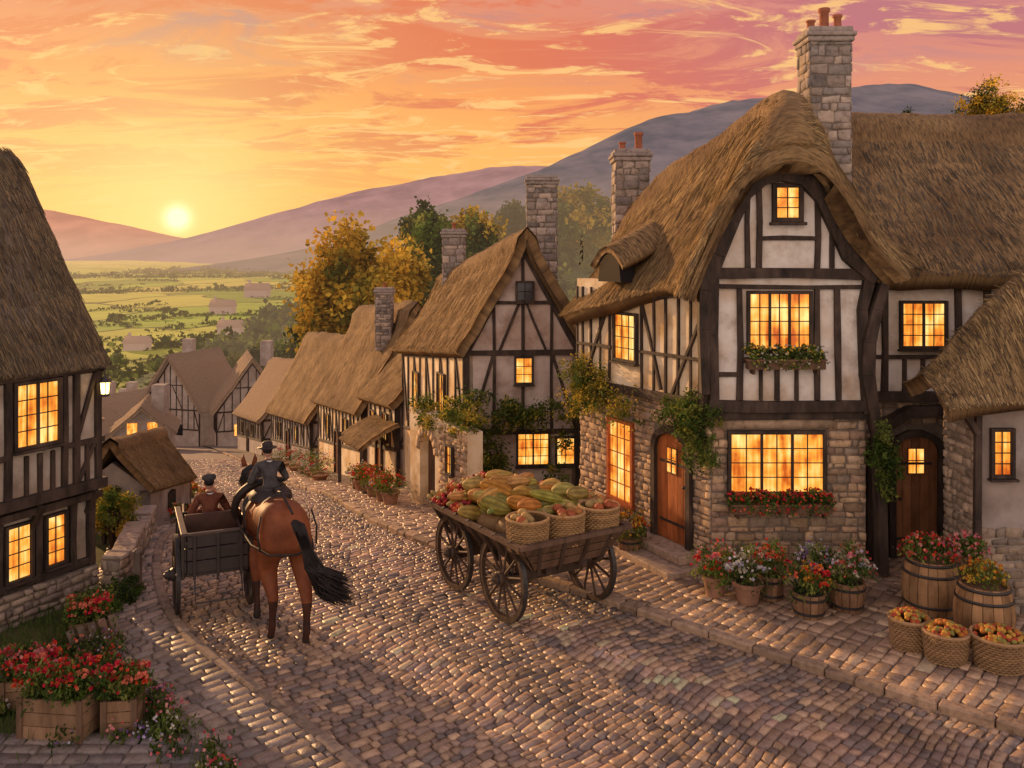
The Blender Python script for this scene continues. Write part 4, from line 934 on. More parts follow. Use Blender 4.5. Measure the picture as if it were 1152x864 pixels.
# ================= figures with skin modifier
def skinfig(name,J,E,root,bones,parent,sub=2,loc=None):
    names=list(J); me=bpy.data.meshes.new('tmp'); me.from_pydata([J[n][0] for n in names],[(names.index(a),names.index(b)) for a,b in E],[])
    ob=bpy.data.objects.new('tmp',me); scene.collection.objects.link(ob)
    sk=ob.modifiers.new('s','SKIN'); sk.use_smooth_shade=True
    for i,n in enumerate(names):
        r=J[n][1]; r=r if hasattr(r,'__len__') else (r,r); me.skin_vertices[0].data[i].radius=r; me.skin_vertices[0].data[i].use_root=(n==root)
    ss=ob.modifiers.new('sub','SUBSURF'); ss.levels=sub; ss.render_levels=sub
    dg=bpy.context.evaluated_depsgraph_get(); dg.update(); m2=bpy.data.meshes.new_from_object(ob.evaluated_get(dg)); m2.name=name
    bpy.data.objects.remove(ob)
    m2.materials.clear(); mk=[]
    for _,_,k in bones:
        if k not in mk: mk.append(k); m2.materials.append(M[k])
    for p in m2.polygons:
        c=p.center; best=1e9;bi=0
        for a,b,k in bones:
            A=V(J[a][0]);B=V(J[b][0]);d=B-A; t=max(0,min(1,(c-A).dot(d)/max(d.length_squared,1e-9))); ra=J[a][1];rb=J[b][1]
            ra=ra[0] if hasattr(ra,'__len__') else ra; rb=rb[0] if hasattr(rb,'__len__') else rb
            q=(c-(A+d*t)).length-(ra*(1-t)+rb*t)
            if q<best: best=q;bi=mk.index(k)
        p.material_index=bi; p.use_smooth=True
    o2=bpy.data.objects.new(name,m2); scene.collection.objects.link(o2); o2.parent=parent; return o2
hh=math.radians(30); HS=1.1
HL=V((-3.2,12.0,.045))
HE=empty('chestnut_horse',HL,math.pi/2+hh); HE.scale=(HS,HS,HS)
J={'rump':((-.66,0,1.36),(.25,.2)),'croup':((-.46,0,1.38),(.34,.29)),'loin':((-.1,0,1.36),(.30,.27)),'barrel':((.2,0,1.29),(.33,.31)),'chest':((.52,0,1.27),(.30,.32)),
'nb':((.76,0,1.38),(.17,.24)),'nm':((1.02,0,1.50),(.11,.18)),'poll':((1.28,0,1.60),(.085,.12)),'hd':((1.42,0,1.46),(.08,.11)),'mz':((1.54,0,1.25),(.055,.065)),'nose':((1.57,0,1.18),(.05,.05))}
E=[('rump','croup'),('croup','loin'),('loin','barrel'),('barrel','chest'),('chest','nb'),('nb','nm'),('nm','poll'),('poll','hd'),('hd','mz'),('mz','nose')]
for s,sy,dx in (('l',1,.14),('r',-1,-.12)):
    J['hip'+s]=((-.5,sy*.17,1.12),(.22,.20)); J['st'+s]=((-.4+dx*.6,sy*.19,.90),(.145,.15)); J['ga'+s]=((-.52+dx*.8,sy*.175,.71),(.092,.10)); J['hk'+s]=((-.67+dx,sy*.16,.53),(.06,.068)); J['cn'+s]=((-.645+dx*1.1,sy*.16,.33),(.038,.043)); J['fe'+s]=((-.63+dx*1.2,sy*.16,.15),(.048,.048)); J['ps'+s]=((-.59+dx*1.25,sy*.16,.08),(.04,.04)); J['ho'+s]=((-.57+dx*1.3,sy*.16,.02),(.065,.06))
    E+=[('croup','hip'+s),('hip'+s,'st'+s),('st'+s,'ga'+s),('ga'+s,'hk'+s),('hk'+s,'cn'+s),('cn'+s,'fe'+s),('fe'+s,'ps'+s),('ps'+s,'ho'+s)]
    dx=-dx*1.5
    J['sh'+s]=((.52,sy*.15,1.05),(.13,.14)); J['el'+s]=((.44+dx*.3,sy*.16,.84),(.09,.095)); J['kn'+s]=((.48+dx*.9,sy*.155,.48),(.056,.056)); J['fc'+s]=((.47+dx,sy*.155,.3),(.036,.036)); J['ff'+s]=((.47+dx*1.1,sy*.155,.14),(.043,.043)); J['fh'+s]=((.51+dx*1.2,sy*.155,.02),(.057,.055))
    E+=[('chest','sh'+s),('sh'+s,'el'+s),('el'+s,'kn'+s),('kn'+s,'fc'+s),('fc'+s,'ff'+s),('ff'+s,'fh'+s)]
bones=[]
for a,b in E:
    k='horse'
    if b[:2] in('cn','fe','fc','ff','ps'): k='horse_dark'
    if b[:2] in('ho','fh'): k='hoof'
    if b in('nose',): k='horse_dark'
    bones.append((a,b,k))
skinfig('horse_body',J,E,'loin',bones,HE)
hb=MB();le=MB();ey=MB()
for sy in (-1,1):
    hbc=V((1.28,sy*.06,1.69)); tube(ey,[hbc,hbc+V((.02,sy*.02,.09)),hbc+V((.03,sy*.015,.16))],[.035,.03,.004],8)
    ell(hb,(1.43,sy*.085,1.50),(.018,.012,.018),None,8,6)
for k in range(140):
    f=R.random(); p=V((.72,0,1.60)).lerp(V((1.26,0,1.71)),f); s=-1 if R.random()<.7 else 1
    tube(hb,[p,p+V((-.02,s*.10,-.05)),p+V((R.uniform(-.06,.02),s*R.uniform(.12,.16),-.25))],[.012,.012,.003],4)
for k in range(230):
    a=R.uniform(-.05,.05);b=R.uniform(-.04,.04); e1=R.uniform(-.09,.09);e2=R.uniform(-.09,.09); ln=R.uniform(.7,1.05)
    tube(hb,[(-.82,a*.4,1.47+b*.3),(-.95,a-.03,1.42+b),(-1.02,a-.09,1.2),(-1.04+e2*.4,a*1.4-.17+e1*.4,.98),(-1.05+e2,-.27+e1,1.48-.78*ln),(-1.05+e2*1.3,-.44+e1*1.3-.08*ln,1.46-.93*ln)],[.02,.02,.018,.015,.010,.002],4)
hb.build('mane_and_tail',M['hair'],HE,world=False); ey.build('ears',M['horse'],HE,world=False,smooth=True)
lathe(le,(.68,0,1.34),[(.36,-.05),(.30,-.06),(.28,0),(.30,.06),(.36,.05),(.38,0)],24,(1,1,1),(.9,0,.4),True)
def band(x,z,ry,rz,w=.05,lean=0):
    n=28; vs=[];fs=[]
    for i in range(n):
        a=2*math.pi*i/n
        for q in (-w/2,w/2): vs.append((x+q+lean*math.sin(a),ry*math.cos(a),z+rz*math.sin(a)))
    fs=[(2*i,2*i+1,(2*((i+1)%n))+1,2*((i+1)%n)) for i in range(n)]; le.add(vs,fs)
band(.2,1.29,.335,.325,.07); band(-.33,1.38,.33,.30,.035,.05)
for sy in (-1,1):
    tube(le,[(.6,sy*.32,1.2),(.2,sy*.35,1.15),(-.3,sy*.36,1.12),(-.72,sy*.26,1.1),(-.9,0,1.12)],.014,6)
    tube(le,[(-.5,sy*.30,1.5),(-.55,sy*.35,1.3),(-.6,sy*.33,1.12)],.012,6)
tube(le,[(.2,0,1.63),(-.3,0,1.69),(-.75,0,1.55)],.016,6)
lathe(le,(.2,0,1.57),[(0,.08),(.2,.06),(.26,.0),(.27,-.05)],16,(1,1,1))
le.build('harness_and_saddle',M['leather'],HE,world=False,smooth=True)
def person(name,parent_e,coat,legs,riding,hatk,lean=.0,sc=.92):
    K={'pel':((0,0,.10),(.15,.17)),'wst':((.02+lean*.3,0,.26),(.12,.155)),'che':((.05+lean*.7,0,.42),(.135,.175)),'upc':((.05+lean,0,.52),(.10,.13)),'nk':((.07+lean*1.2,0,.60),.055),'nk2':((.09+lean*1.3,0,.66),.052)}
    EE=[('pel','wst'),('wst','che'),('che','upc'),('upc','nk'),('nk','nk2')]; BB=[('pel','wst',coat),('wst','che',coat),('che','upc',coat),('upc','nk',coat),('nk','nk2','skin')]
    hands=[]
    for s,sy in (('l',1),('r',-1)):
        K['sh'+s]=((.05+lean,sy*.18,.52),.078); K['el'+s]=((.06+lean,sy*.31,.27),.058); K['fa'+s]=((.2+lean,sy*.25,.22),.05); K['wr'+s]=((.36+lean,sy*.14,.24),.032)
        EE+=[('upc','sh'+s),('sh'+s,'el'+s),('el'+s,'fa'+s),('fa'+s,'wr'+s)]; BB+=[('upc','sh'+s,coat),('sh'+s,'el'+s,coat),('el'+s,'fa'+s,coat),('fa'+s,'wr'+s,coat)]
        if riding: kn=(.30,sy*.34,-.06); an=(.14,sy*.38,-.48); to=(.32,sy*.40,-.54)
        else: kn=(.44,sy*.14,.10); an=(.50,sy*.13,-.32); to=(.66,sy*.14,-.36)
        K['hi'+s]=((.06,sy*.10,.08),.10); K['kn'+s]=(kn,.072); K['ca'+s]=(tuple(kn[i]*.55+an[i]*.45+(-.02 if i==0 else 0) for i in range(3)),.06); K['an'+s]=(an,.042); K['to'+s]=(to,.036)
        EE+=[('pel','hi'+s),('hi'+s,'kn'+s),('kn'+s,'ca'+s),('ca'+s,'an'+s),('an'+s,'to'+s)]; BB+=[('pel','hi'+s,legs),('hi'+s,'kn'+s,legs),('kn'+s,'ca'+s,legs),('ca'+s,'an'+s,'leather'),('an'+s,'to'+s,'leather')]
        hands.append((V((.38+lean,sy*.13,.24)),sy))
    skinfig('body',K,EE,'pel',BB,parent_e)
    hm=MB(); hr=MB(); ht=MB(); sh=MB(); ew=MB()
    hc=V((.11+lean*1.4,0,.76))
    ell(hm,hc,(.095,.075,.12),None,18,12); ell(hm,hc+V((.03,0,-.06)),(.06,.052,.06),None,14,8)
    tube(hm,[hc+V((.09,0,.02)),hc+V((.115,0,-.02)),hc+V((.09,0,-.03))],[.012,.018,.012],6)
    ell(hm,hc+V((.085,0,-.065)),(.012,.024,.008),None,10,6)
    for sy in (-1,1):
        ell(hm,hc+V((0,sy*.08,-.005)),(.022,.012,.034),None,10,6); ell(ew,hc+V((.087,sy*.03,.01)),(.01,.013,.009),None,8,6)
    ell(hr,hc+V((-.014,0,.022)),(.098,.081,.105),None,16,10)
    if hatk=='cap':
        lathe(ht,hc+V((-.005,0,.055)),[(.10,-.01),(.112,.015),(.118,.04),(.095,.068),(.05,.082),(0,.085)],20,wob=.03); ell(ht,hc+V((.11,0,.06)),(.065,.075,.012),None,14,6)
    else:
        lathe(ht,hc+V((0,0,.055)),[(.165,-.012),(.16,0),(.095,.005),(.09,.07),(.06,.095),(0,.098)],22)
    for c,sy in hands:
        ell(hm,c+V((.03,0,0)),(.048,.022,.038),None,12,8)
        for f,(dz,l) in enumerate(((.03,.07),(.01,.08),(-.01,.075),(-.028,.06))):
            tube(hm,[c+V((.06,0,dz)),c+V((.06+l*.5,-sy*.01,dz)),c+V((.06+l*.55,-sy*.035,dz-.01)),c+V((.06+l*.2,-sy*.045,dz-.012))],[.0105,.01,.009,.007],6)
        tube(hm,[c+V((.01,-sy*.01,.03)),c+V((.045,-sy*.035,.045)),c+V((.08,-sy*.04,.03))],[.013,.012,.008],6)
    for nm,mbx,mk in (('head_and_hands',hm,'skin'),('hair',hr,'hair'),('hat',ht,'coat_grey' if hatk=='cap' else 'leather'),('eyes',ew,'hair')): mbx.build(nm,M[mk],parent_e,world=False,smooth=True)
    lathe(sh,V((.06+lean*1.1,0,.575)),[(.085,-.02),(.075,.02),(.065,.035)],16); sh.build('collar',M['cloth_white'],parent_e,world=False,smooth=True)
    cf=MB()
    lathe(cf,V((0,0,.0)),[(.24,-.06),(.215,.06),(.16,.2)],20,wob=.05); cf.build('coat_skirt',M[coat],parent_e,world=False,smooth=True)
    parent_e.scale=(sc,sc,sc)
def place(base,rot,x,y,z): 
    c,s=math.cos(rot),math.sin(rot); return (base[0]+c*x-s*y,base[1]+s*x+c*y,base[2]+z)
P1=empty('horse_rider',place(HL,math.pi/2+hh,.2,0,1.66),math.pi/2+hh); person('rider',P1,'coat_grey','trousers',True,'brim',.10,.82)
rn=MB()
for sy in(-1,1): tube(rn,[(.46,sy*.1,.22),(.8,sy*.12,.05),(1.3,sy*.1,-.1)],.007,5)
rn.build('reins',M['leather'],P1,world=False)
hg=math.radians(24)
GL=V((-4.28,12.7,.045)); GE=empty('horse_drawn_gig',GL,math.pi/2+hg); gm=MB();gi=MB();gp=MB(); dk=(.05,.037,.032)
for sy in (-1,1): wheel(gm,gi,(-.1,sy*.49,.54),(0,sy,0),.54,12,.05,(.05,.032,.026))
bar(gm,(-.1,-.47,.54),(-.1,.47,.54),.06,.06,col=dk)
for sy in (-1,1):
    tube(gi,[(-.6,sy*.33,.66),(-.1,sy*.33,.6),(.4,sy*.33,.66)],.018,6)
    tube(gm,[(-.75,sy*.3,.7),(.6,sy*.3,.66),(1.2,sy*.3,.8),(2.0,sy*.26,.95)],[.03,.03,.026,.02],8,(.06,.035,.025))
abox(gp,-.72,.62,-.4,.4,.68,.73,dk)
for sy in (-1,1):
    for k in range(3):
        z0=.73+k*.17; abox(gp,-.74,.62,*(sorted((sy*.40,sy*.425))),z0+.006,z0+.16,dk)
    for x in (-.72,-.28,.18,.6): abox(gp,x-.02,x+.02,*(sorted((sy*.426,sy*.46))),.66,1.27,dk)
    abox(gp,-.78,.66,*(sorted((sy*.39,sy*.47))),1.245,1.285,(.1,.07,.055))
for k in range(3): abox(gp,-.765,-.745,-.39,.39,.736+k*.17,.89+k*.17,dk)
for y in (-.3,0,.3): abox(gp,-.79,-.766,y-.02,y+.02,.66,1.25,dk)
abox(gp,-.79,-.74,-.39,.39,1.245,1.28,(.1,.07,.055)); abox(gp,.60,.625,-.39,.39,.74,1.2,dk)
abox(gp,-.1,.28,-.38,.38,1.02,1.07,(.09,.04,.025)); abox(gp,-.16,-.11,-.38,.38,1.05,1.36,(.09,.04,.025))
tube(gi,[(-.8,-.3,.66),(-.95,-.3,.4),(-.95,.3,.4),(-.8,.3,.66)],.012,6)
tube(gm,[(.2,-.45,.62),(.2,-.8,.66),(.45,-.95,.9)],.02,6,dk)
gm.build('wheels_and_shafts',M['paint'],GE,world=False); gi.build('tyres_and_springs',M['iron'],GE,world=False); gp.build('gig_body',M['paint'],GE,world=False,bevel=.005)
P2=empty('gig_passenger',place(GL,math.pi/2+hg,.08,0.02,1.03),math.pi/2+hg); person('passenger',P2,'coat_brown','trousers',False,'cap',.10,.86)
# ================= pots, barrels, baskets
def potplant(name,x,y,r,h,kind,cols,fr,fh,lc=GREEN,den=1.0,z=None):
    z=zg(y)+.12 if z is None else z; e=empty(name,(x,y,z)); p=MB(); fr*=1.1; fh*=1.12
    if kind=='pot': 
        c=R.choice([(.40,.17,.09),(.34,.18,.11),(.44,.23,.14)]); lathe(p,(x,y,z),[(0,0),(r*.72,0),(r*.95,h*.8),(r*1.08,h*.82),(r*1.1,h),(r*.95,h),(r*.92,h*.85),(0,h*.85)],22,c); p.build('pot',M['terracotta'],e,smooth=False)
    elif kind=='tub':
        n=14
        for k in range(n):
            a0=2*math.pi*k/n+.02;a1=2*math.pi*(k+1)/n-.02; q=R.uniform(.75,1.2); c=(.28*q,.16*q,.085*q); vs=[]
            for zz,rr in ((0,r*.82),(h*.5,r*.97),(h,r)):
                for a,d in ((a0,0),(a1,0),(a1,.025),(a0,.025)): vs.append((x+(rr-d)*math.cos(a),y+(rr-d)*math.sin(a),z+zz))
            p.add(vs,[(0,1,5,4),(4,5,9,8),(1,2,6,5),(5,6,10,9),(3,0,4,7),(7,4,8,11),(2,3,7,6),(6,7,11,10),(8,9,10,11)],c)
        p.build('staves',M['wood'],e); q=MB()
        for zz,rr in ((h*.2,r*.89),(h*.8,r*.99)): lathe(q,(x,y,z+zz),[(rr,-.018),(rr+.008,-.018),(rr+.01,.018),(rr,.018)],24,closed=True)
        lathe(q,(x,y,z+h*.9),[(0,0),(r*.95,0)],16); q.build('hoops_and_soil',M['iron'],e)
    lf=MB();fl=MB(); c=(x,y,z+h+fh*.35)
    leaves(lf,c,(fr,fr,fh*.75),int(1000*den),.055,lc,clumps=30,cr=.3,shell=.2,up=.3)
    for k in range(int(11)):
        a=R.uniform(0,6.28); q=fr*R.uniform(.3,.95); hz=fh*R.uniform(.35,1.05)*(1-.3*(q/fr)); blossoms(fl,(x+q*math.cos(a),y+q*math.sin(a),z+h+hz),(.055,.055,.05),int(15*den),.042,cols[R.randrange(len(cols)):][:2])
    blossoms(fl,(x,y,z+h+fh*.3),(fr*1.0,fr*1.0,fh*.85),int(40*den),.042,cols)
    lf.build('foliage',M['leaf'],e); fl.build('flowers',M['flower'],e)
WH=[(.75,.72,.68),(.55,.5,.62),(.7,.65,.5)]; PK=[(.7,.2,.25),(.75,.35,.3),(.65,.1,.1)]; OR=[(.75,.25,.04),(.7,.4,.05),(.6,.1,.03)]; PU=[(.3,.15,.45),(.45,.3,.55),(.6,.55,.65)]
potplant('potted_geranium',2.93,12.85,.17,.3,'pot',RED+PK,.3,.38)
potplant('potted_daisy',3.34,12.6,.2,.3,'pot',WH,.28,.38,GREEN+DARKG)
potplant('potted_geranium',3.72,12.75,.18,.34,'tub',RED,.24,.36)
potplant('potted_geranium',4.06,12.15,.23,.32,'tub',RED+OR,.3,.3)
potplant('potted_lavender',4.34,12.7,.2,.34,'pot',PU+WH,.24,.4)
potplant('potted_geranium',4.66,12.35,.24,.4,'tub',PK+WH,.32,.4)
potplant('potted_marigold',1.95,14.75,.2,.3,'tub',OR+[(.7,.55,.1)],.3,.34,YEL[1:3]+GREEN)
potplant('potted_marigold',1.55,15.3,.16,.25,'pot',OR,.24,.3,YEL[1:3]+GREEN)
for x,y,cs in ((-3.0,20.8,WH+OR),(-3.4,21.9,RED),(-3.7,23.0,OR),(-4.1,24.2,RED),(-4.3,25.0,WH),(-2.75,20.1,RED)): potplant('potted_geranium',x,y,.2,.3,R.choice(['tub','pot']),cs,.3,.38,GREEN+YEL[2:3],.8)
for x,y in ((-6.7,31),(-7.4,33),(-8.0,34.6),(-9.0,37),(-10.4,40.5),(-11.4,43)): potplant('cottage_flowers',x,y,.3,.2,'pot',RED+WH,.6,.6,GREEN,.8)
def barrel(x,y,r,h,name='wooden_barrel'):
    z=zg(y)+.12; e=empty(name,(x,y,z)); p=MB(); n=18
    for k in range(n):
        a0=2*math.pi*k/n+.012;a1=2*math.pi*(k+1)/n-.012; q=R.uniform(.65,1.2); c=(.38*q,.22*q,.10*q); vs=[]; m=7
        for i in range(m):
            f=i/(m-1); rr=r*(.82+.18*math.sin(math.pi*f)); zz=z+h*f
            for a,d in ((a0,0),(a1,0),(a1,.03),(a0,.03)): vs.append((x+(rr-d)*math.cos(a),y+(rr-d)*math.sin(a),zz))
        fs=[]
        for i in range(m-1):
            o=4*i
            for q2 in range(4): fs.append((o+q2,o+(q2+1)%4,o+4+(q2+1)%4,o+4+q2))
        fs.append((4*m-4,4*m-3,4*m-2,4*m-1)); p.add(vs,fs,c)
    lathe(p,(x,y,z+h-.04),[(0,0),(r*.8,0)],18,(.2,.12,.07)); p.build('staves',M['wood'],e)
    q=MB()
    for f in (.06,.24,.76,.94):
        rr=r*(.82+.18*math.sin(math.pi*f))+.001; r2=r*(.82+.18*math.sin(math.pi*(f+.045)))+.001; lathe(q,(x,y,z+h*f),[(rr,0),(rr+.008,0),(r2+.008,.035),(r2,.035)],30,closed=True)
    q.build('iron_hoops',M['iron'],e,smooth=True)
barrel(5.72,12.15,.37,.78); barrel(6.0,11.3,.36,.74)
def spill(name,x,y,z,r,cols,lc,den=1):
    e=empty(name,(x,y,z)); lf=MB();fl=MB()
    leaves(lf,(x,y,z+.08),(r,r,.2),int(900*den),.055,lc,clumps=26,cr=.3,up=.3,hem=True); blossoms(fl,(x,y,z+.08),(r*1.05,r*1.05,.24),int(110*den),.045,cols)
    lf.build('foliage',M['leaf'],e); fl.build('flowers',M['flower'],e)
spill('barrel_flowers',5.72,12.15,.88,.36,PK+RED,GREEN,1.3); spill('barrel_flowers',6.15,12.0,.95,.25,PK,GREEN,.8); spill('barrel_flowers',6.0,11.3,.83,.26,OR+[(.5,.45,.08)],YEL[1:]+GREEN,.7)
def fruitbasket(x,y,r,h):
    z=zg(y)+.12; e=empty('fruit_basket',(x,y,z)); p=MB(); basket(p,(x,y,z),r,h,(.38,.23,.11)); p.build('wicker_basket',M['wicker'],e); f=MB()
    for k in range(90):
        a=R.uniform(0,6.28); q=r*1.05*math.sqrt(R.random()); rr=R.uniform(.028,.042); ell(f,(x+q*math.cos(a),y+q*math.sin(a),z+h-.01+.09*(1-(q/r/1.1)**2)+R.uniform(0,.02)),(rr,rr,rr*.9),None,8,6,R.choice([(.55,.2,.03),(.6,.35,.05),(.45,.07,.03),(.3,.27,.06)]))
    f.build('fruit',M['produce'],e,smooth=True)
fruitbasket(4.98,11.15,.2,.36); fruitbasket(5.27,10.8,.22,.34); fruitbasket(5.82,10.62,.26,.36)
def woodbox(x,y,w,d,h,rot,cols,fr,name='wooden_flower_trough'):
    z=zg(y)+.04; e=empty(name,(x,y,z)); p=MB(); c,s=math.cos(rot),math.sin(rot); u=V((c,s,0));v=V((-s,c,0)); C=V((x,y,z))
    for sg in (-1,1):
        for k in range(3):
            q=R.uniform(.8,1.2); cl=(.28*q,.17*q,.095*q); obox(p,C+v*(sg*d/2)+V((0,0,h*(k+.5)/3)),u*(w/2),v*.012,V((0,0,h/6-.004)),cl); obox(p,C+u*(sg*w/2)+V((0,0,h*(k+.5)/3)),u*.012,v*(d/2-.013),V((0,0,h/6-.004)),cl)
    for a in(-1,1):
        for b in (-1,1): obox(p,C+u*(a*w/2)+v*(b*(d/2+.02))+V((0,0,h/2)),u*.03,v*.012,V((0,0,h/2+.01)),(.18,.11,.065))
    obox(p,C+V((0,0,h*.85)),u*(w/2-.02),v*(d/2-.02),V((0,0,.01)),(.05,.035,.025)); p.build('box',M['wood'],e); lf=MB();fl=MB()
    n=max(2,int(w/.16))
    for i in range(n):
        pp=C+u*(w*((i+.5)/n-.5))+V((0,0,h+.1)); leaves(lf,pp,(fr,fr,.2),900,.05,GREEN,clumps=20,cr=.38,up=.3)
        for k in range(5):
            c2=pp+V((R.uniform(-1,1)*fr*.9,R.uniform(-1,1)*fr*.8,R.uniform(.02,.2))); blossoms(fl,c2,(.055,.055,.05),16,.042,cols[R.randrange(len(cols)):][:2])
        blossoms(fl,pp,(fr,fr,.22),22,.04,cols)
    lf.build('foliage',M['leaf'],e); fl.build('flowers',M['flower'],e)
woodbox(-4.72,9.3,.66,.34,.42,-.12,RED,.21); woodbox(-4.12,9.42,.3,.3,.34,.15,RED,.18); woodbox(-5.35,9.9,.5,.3,.32,.2,RED+PK,.22)
woodbox(-5.5,11.6,.45,.3,.26,.5,RED,.18,'wooden_crate')
cr=House('broken_barrow',(-5.2,11.1,0))
for k in range(5):
    b0=V((-5.35+k*.11,11.0+k*.05,.03)); bar(cr('planks','wood'),b0,b0+V((-.24,.22,.26+.03*k)),.09,.025,col=(.2*R.uniform(.8,1.2),.13,.08))
bar(cr('planks'),(-5.5,11.1,.2),(-4.95,11.32,.22),.05,.04,col=(.15,.1,.06)); cr.done()
e=empty('cottage_garden_flowers',(-4,9.8,0)); lf=MB();fl=MB();gr=MB()
for k in range(230):
    t=R.uniform(5.0,17.5); x,y=lp.at(t,0); r=road.at(t,0); d=V((x-r[0],y-r[1])).normalized(); o=R.uniform(0,1.4)**1.1-.05; x+=d.x*o;y+=d.y*o; h=R.uniform(.10,.30)
    if y<9.0 and o>.35: continue
    leaves(lf,(x,y,h*.5),(.16,.16,h*.7),200,.055,GREEN+DARKG[2:],clumps=10,cr=.4,up=.6)
    if R.random()<.8: blossoms(fl,(x,y,h*.6),(.17,.17,h*.75),R.choice([8,16,28]),.032,R.choice([WH,PU,WH,PK,PU,RED]))
P=[];C=[]
for k in range(15000):
    t=R.uniform(4.0,20); x,y=lp.at(t,0); r=road.at(t,0); d=V((x-r[0],y-r[1])).normalized(); o=R.random()*2.8-.12; x+=d.x*o+R.uniform(-.05,.05);y+=d.y*o; h=R.uniform(.06,.2); a=R.uniform(0,6.28); w=.006; dx,dy=math.cos(a)*w,math.sin(a)*w; bx,by=R.uniform(-.06,.06),R.uniform(-.06,.06)
    if y<9.1 and o>.3 and R.random()<.93: continue
    z=zg(y); P.append([(x-dx,y-dy,z),(x+dx,y+dy,z),(x+bx+dx*.2,y+by,z+h),(x+bx-dx*.2,y+by,z+h)]); q=R.uniform(.6,1.3); C.append((.10*q,.15*q,.035*q))
gr.bulk(np.array(P),np.array(C)); lf.build('plants',M['leaf'],e); fl.build('blossoms',M['flower'],e); gr.build('grass_blades',M['leaf'],e)
for nm,x,y,z,r,cs,n in (('yellow_bush',-6.85,15.3,.62,.45,YEL+GREEN,3600),('yellow_bush',-7.3,15.9,.55,.4,YEL+GREEN,2400),('garden_bush',-5.6,12.9,.15,.28,GREEN+DARKG,1200),('garden_bush',-5.75,12.2,.2,.32,GREEN,1400)):
    e=empty(nm,(x,y,0)); lf=MB(); cc=leaves(lf,(x,y,z),(r,r,r*.85),n,.06,cs,clumps=36,cr=.28); lf.build('foliage',M['leaf'],e); st=MB()
    for p in cc[:10]: tube(st,[(x,y,zg(y)-.05),(V((x,y,z))+V(p))/2,V(p)],[.03,.018,.005],5)
    st.build('stems',M['bark'],e)
for x,y in ((-6.65,17.6),(-7.15,20.6),(-8.3,22.6),(-9.4,25.4),(-10.6,28),(-12,31)): potplant('cottage_flowers',x+.1,y,.13,.1,'pot',RED+OR,.2,.26,GREEN,.6,z=zg(y)+.04)
H=House('wooden_gate_post',(-5.5,13.3,0)); bar(H('post','wood'),(-5.55,13.2,-.1),(-5.56,13.2,.62),.09,.09,col=(.18,.14,.11)); lathe(H('post'),(-5.56,13.2,.62),[(.07,0),(.07,.03),(.03,.06),(0,.07)],10,(.18,.14,.11)); H.done()
# ------------------------------------------------------------------ world, sun, camera
SAZ=math.radians(-41); SEL=math.radians(12)
w=bpy.data.worlds.new('World'); scene.world=w; w.use_nodes=True; nt=w.node_tree; nt.nodes.clear()
tc=nd(nt,'ShaderNodeTexCoord'); dirn=nd(nt,'ShaderNodeVectorMath',{0:tc.outputs['Generated']},operation='NORMALIZE').outputs[0]
sp=nd(nt,'ShaderNodeSeparateXYZ',{0:dirn}); X,Y,Z=sp.outputs
base=ramp(nt,mth(nt,'MULTIPLY',mth(nt,'MAXIMUM',Z,0.0),2.0),[(0,(.90,.38,.13)),(.10,(1.0,.46,.10)),(.24,(1.0,.47,.11)),(.36,(.96,.34,.09)),(.5,(.78,.24,.12)),(1,(.62,.46,.5))])
den=mth(nt,'ADD',mth(nt,'MAXIMUM',Z,0.0),.13)
cv=nd(nt,'ShaderNodeCombineXYZ',{0:mth(nt,'DIVIDE',X,den),1:mth(nt,'DIVIDE',Y,den),2:0.0})
mp=nd(nt,'ShaderNodeMapping',{0:cv.outputs[0],2:(0,0,.42),3:(1.0,1.9,1)})
n1=nd(nt,'ShaderNodeTexNoise',{'Vector':mp.outputs[0],'Scale':1.3,'Detail':8.0,'Roughness':.66,'Distortion':.8})
n2=nd(nt,'ShaderNodeTexNoise',{'Vector':mp.outputs[0],'Scale':2.6,'Detail':8.0,'Roughness':.66,'Distortion':1.2})
right=mth(nt,'MULTIPLY',mr(nt,X,-.05,.42,0,1,True),mr(nt,Z,.04,.26,0,1,True))
base=mixc(nt,mth(nt,'MULTIPLY',right,.7),base,(.62,.24,.24))
cl=mr(nt,n1.outputs[0],.47,.56,0,1,True); clk=mth(nt,'MULTIPLY',cl,mr(nt,Z,.04,.16,.12,.95,True))
base=mixc(nt,clk,base,mixc(nt,right,(.76,.16,.07),(.52,.18,.20)))
lt=mth(nt,'MULTIPLY',mr(nt,n2.outputs[0],.52,.62,0,1,True),mr(nt,Z,.02,.12,.35,.85,True))
base=mixc(nt,lt,base,(1.0,.58,.20))
gm_=mth(nt,'MULTIPLY',mr(nt,n1.outputs[0],.35,.46,1,0,True),mr(nt,Z,.16,.27,0,.8,True))
base=mixc(nt,gm_,base,(.42,.22,.26))
sv=V((-.352,.935,.042)).normalized()
dt=nd(nt,'ShaderNodeVectorMath',{0:dirn,1:tuple(sv)},operation='DOT_PRODUCT').outputs['Value']; dt=mth(nt,'MAXIMUM',dt,0.0)
g1=mth(nt,'POWER',dt,26.0); g2=mth(nt,'POWER',dt,180.0); g3=mth(nt,'POWER',dt,16000.0)
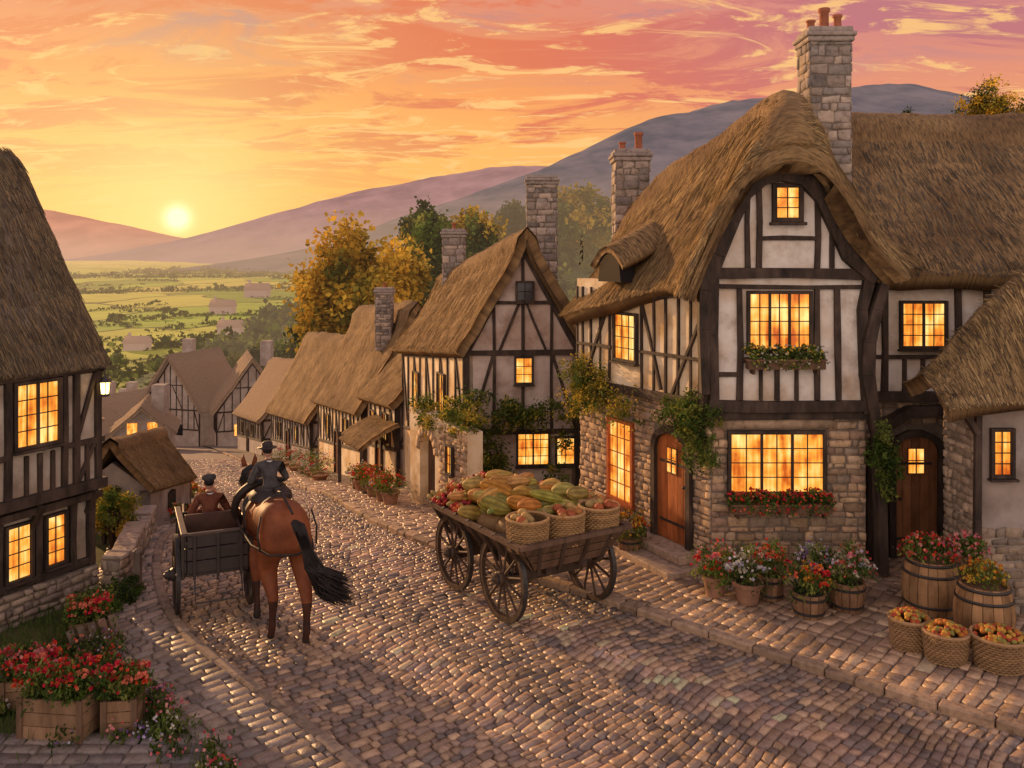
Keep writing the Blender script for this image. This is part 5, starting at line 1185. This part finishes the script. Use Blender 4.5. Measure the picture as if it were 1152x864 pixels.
def sc(c,f): return nd(nt,'ShaderNodeVectorMath',{0:c,'Scale':f},operation='SCALE').outputs[0]
base=mixc(nt,mth(nt,'MULTIPLY',g1,.5),base,(1.0,.60,.15))
base=mixc(nt,mth(nt,'MULTIPLY',g2,.7),base,(1.08,.80,.28))
base=mixc(nt,mth(nt,'MINIMUM',mth(nt,'MULTIPLY',g3,1.6),1.0),base,(1.5,1.25,.66))
back=mr(nt,Y,.35,-.35,0,1,True)
base=mixc(nt,back,base,(1.42,1.11,.96))  # unseen sky behind the camera, brightened to light the facades
hi=mr(nt,Z,.35,.75,0,1,True); base=mixc(nt,hi,base,(.42,.34,.42))  # zenith out of view, dimmed to cut ambient light on the road
sky=nd(nt,'ShaderNodeTexSky',sky_type='NISHITA'); sky.sun_disc=False; sky.sun_elevation=SEL; sky.sun_rotation=SAZ
add=nd(nt,'ShaderNodeVectorMath',{0:base,1:sc(sky.outputs[0],.006)},operation='ADD').outputs[0]
bg=nd(nt,'ShaderNodeBackground',{0:add,1:1.0}); nd(nt,'ShaderNodeOutputWorld',{0:bg.outputs[0]})
try:
    w.cycles.sampling_method='MANUAL'; w.cycles.sample_map_resolution=256
except Exception as ex: print(ex)
sun=bpy.data.lights.new('sun','SUN'); sun.energy=5.0; sun.angle=math.radians(.8); sun.color=(1,.58,.26)
so=bpy.data.objects.new('sun',sun); scene.collection.objects.link(so)
sd=V((math.sin(SAZ)*math.cos(SEL),math.cos(SAZ)*math.cos(SEL),math.sin(SEL))); so.rotation_euler=(-sd).to_track_quat('-Z','Y').to_euler()
cam=bpy.data.cameras.new('camera'); co=bpy.data.objects.new('camera',cam); scene.collection.objects.link(co)
co.location=(0,0,5); co.rotation_euler=(math.pi/2,0,0); cam.sensor_width=36; cam.lens=31.25; cam.shift_y=-142/1152; cam.clip_end=25000
scene.camera=co
scene.view_settings.view_transform='Standard'; scene.view_settings.look='None'; scene.view_settings.exposure=0
print('verts',sum(len(o.data.vertices) for o in bpy.data.objects if o.type=='MESH'))
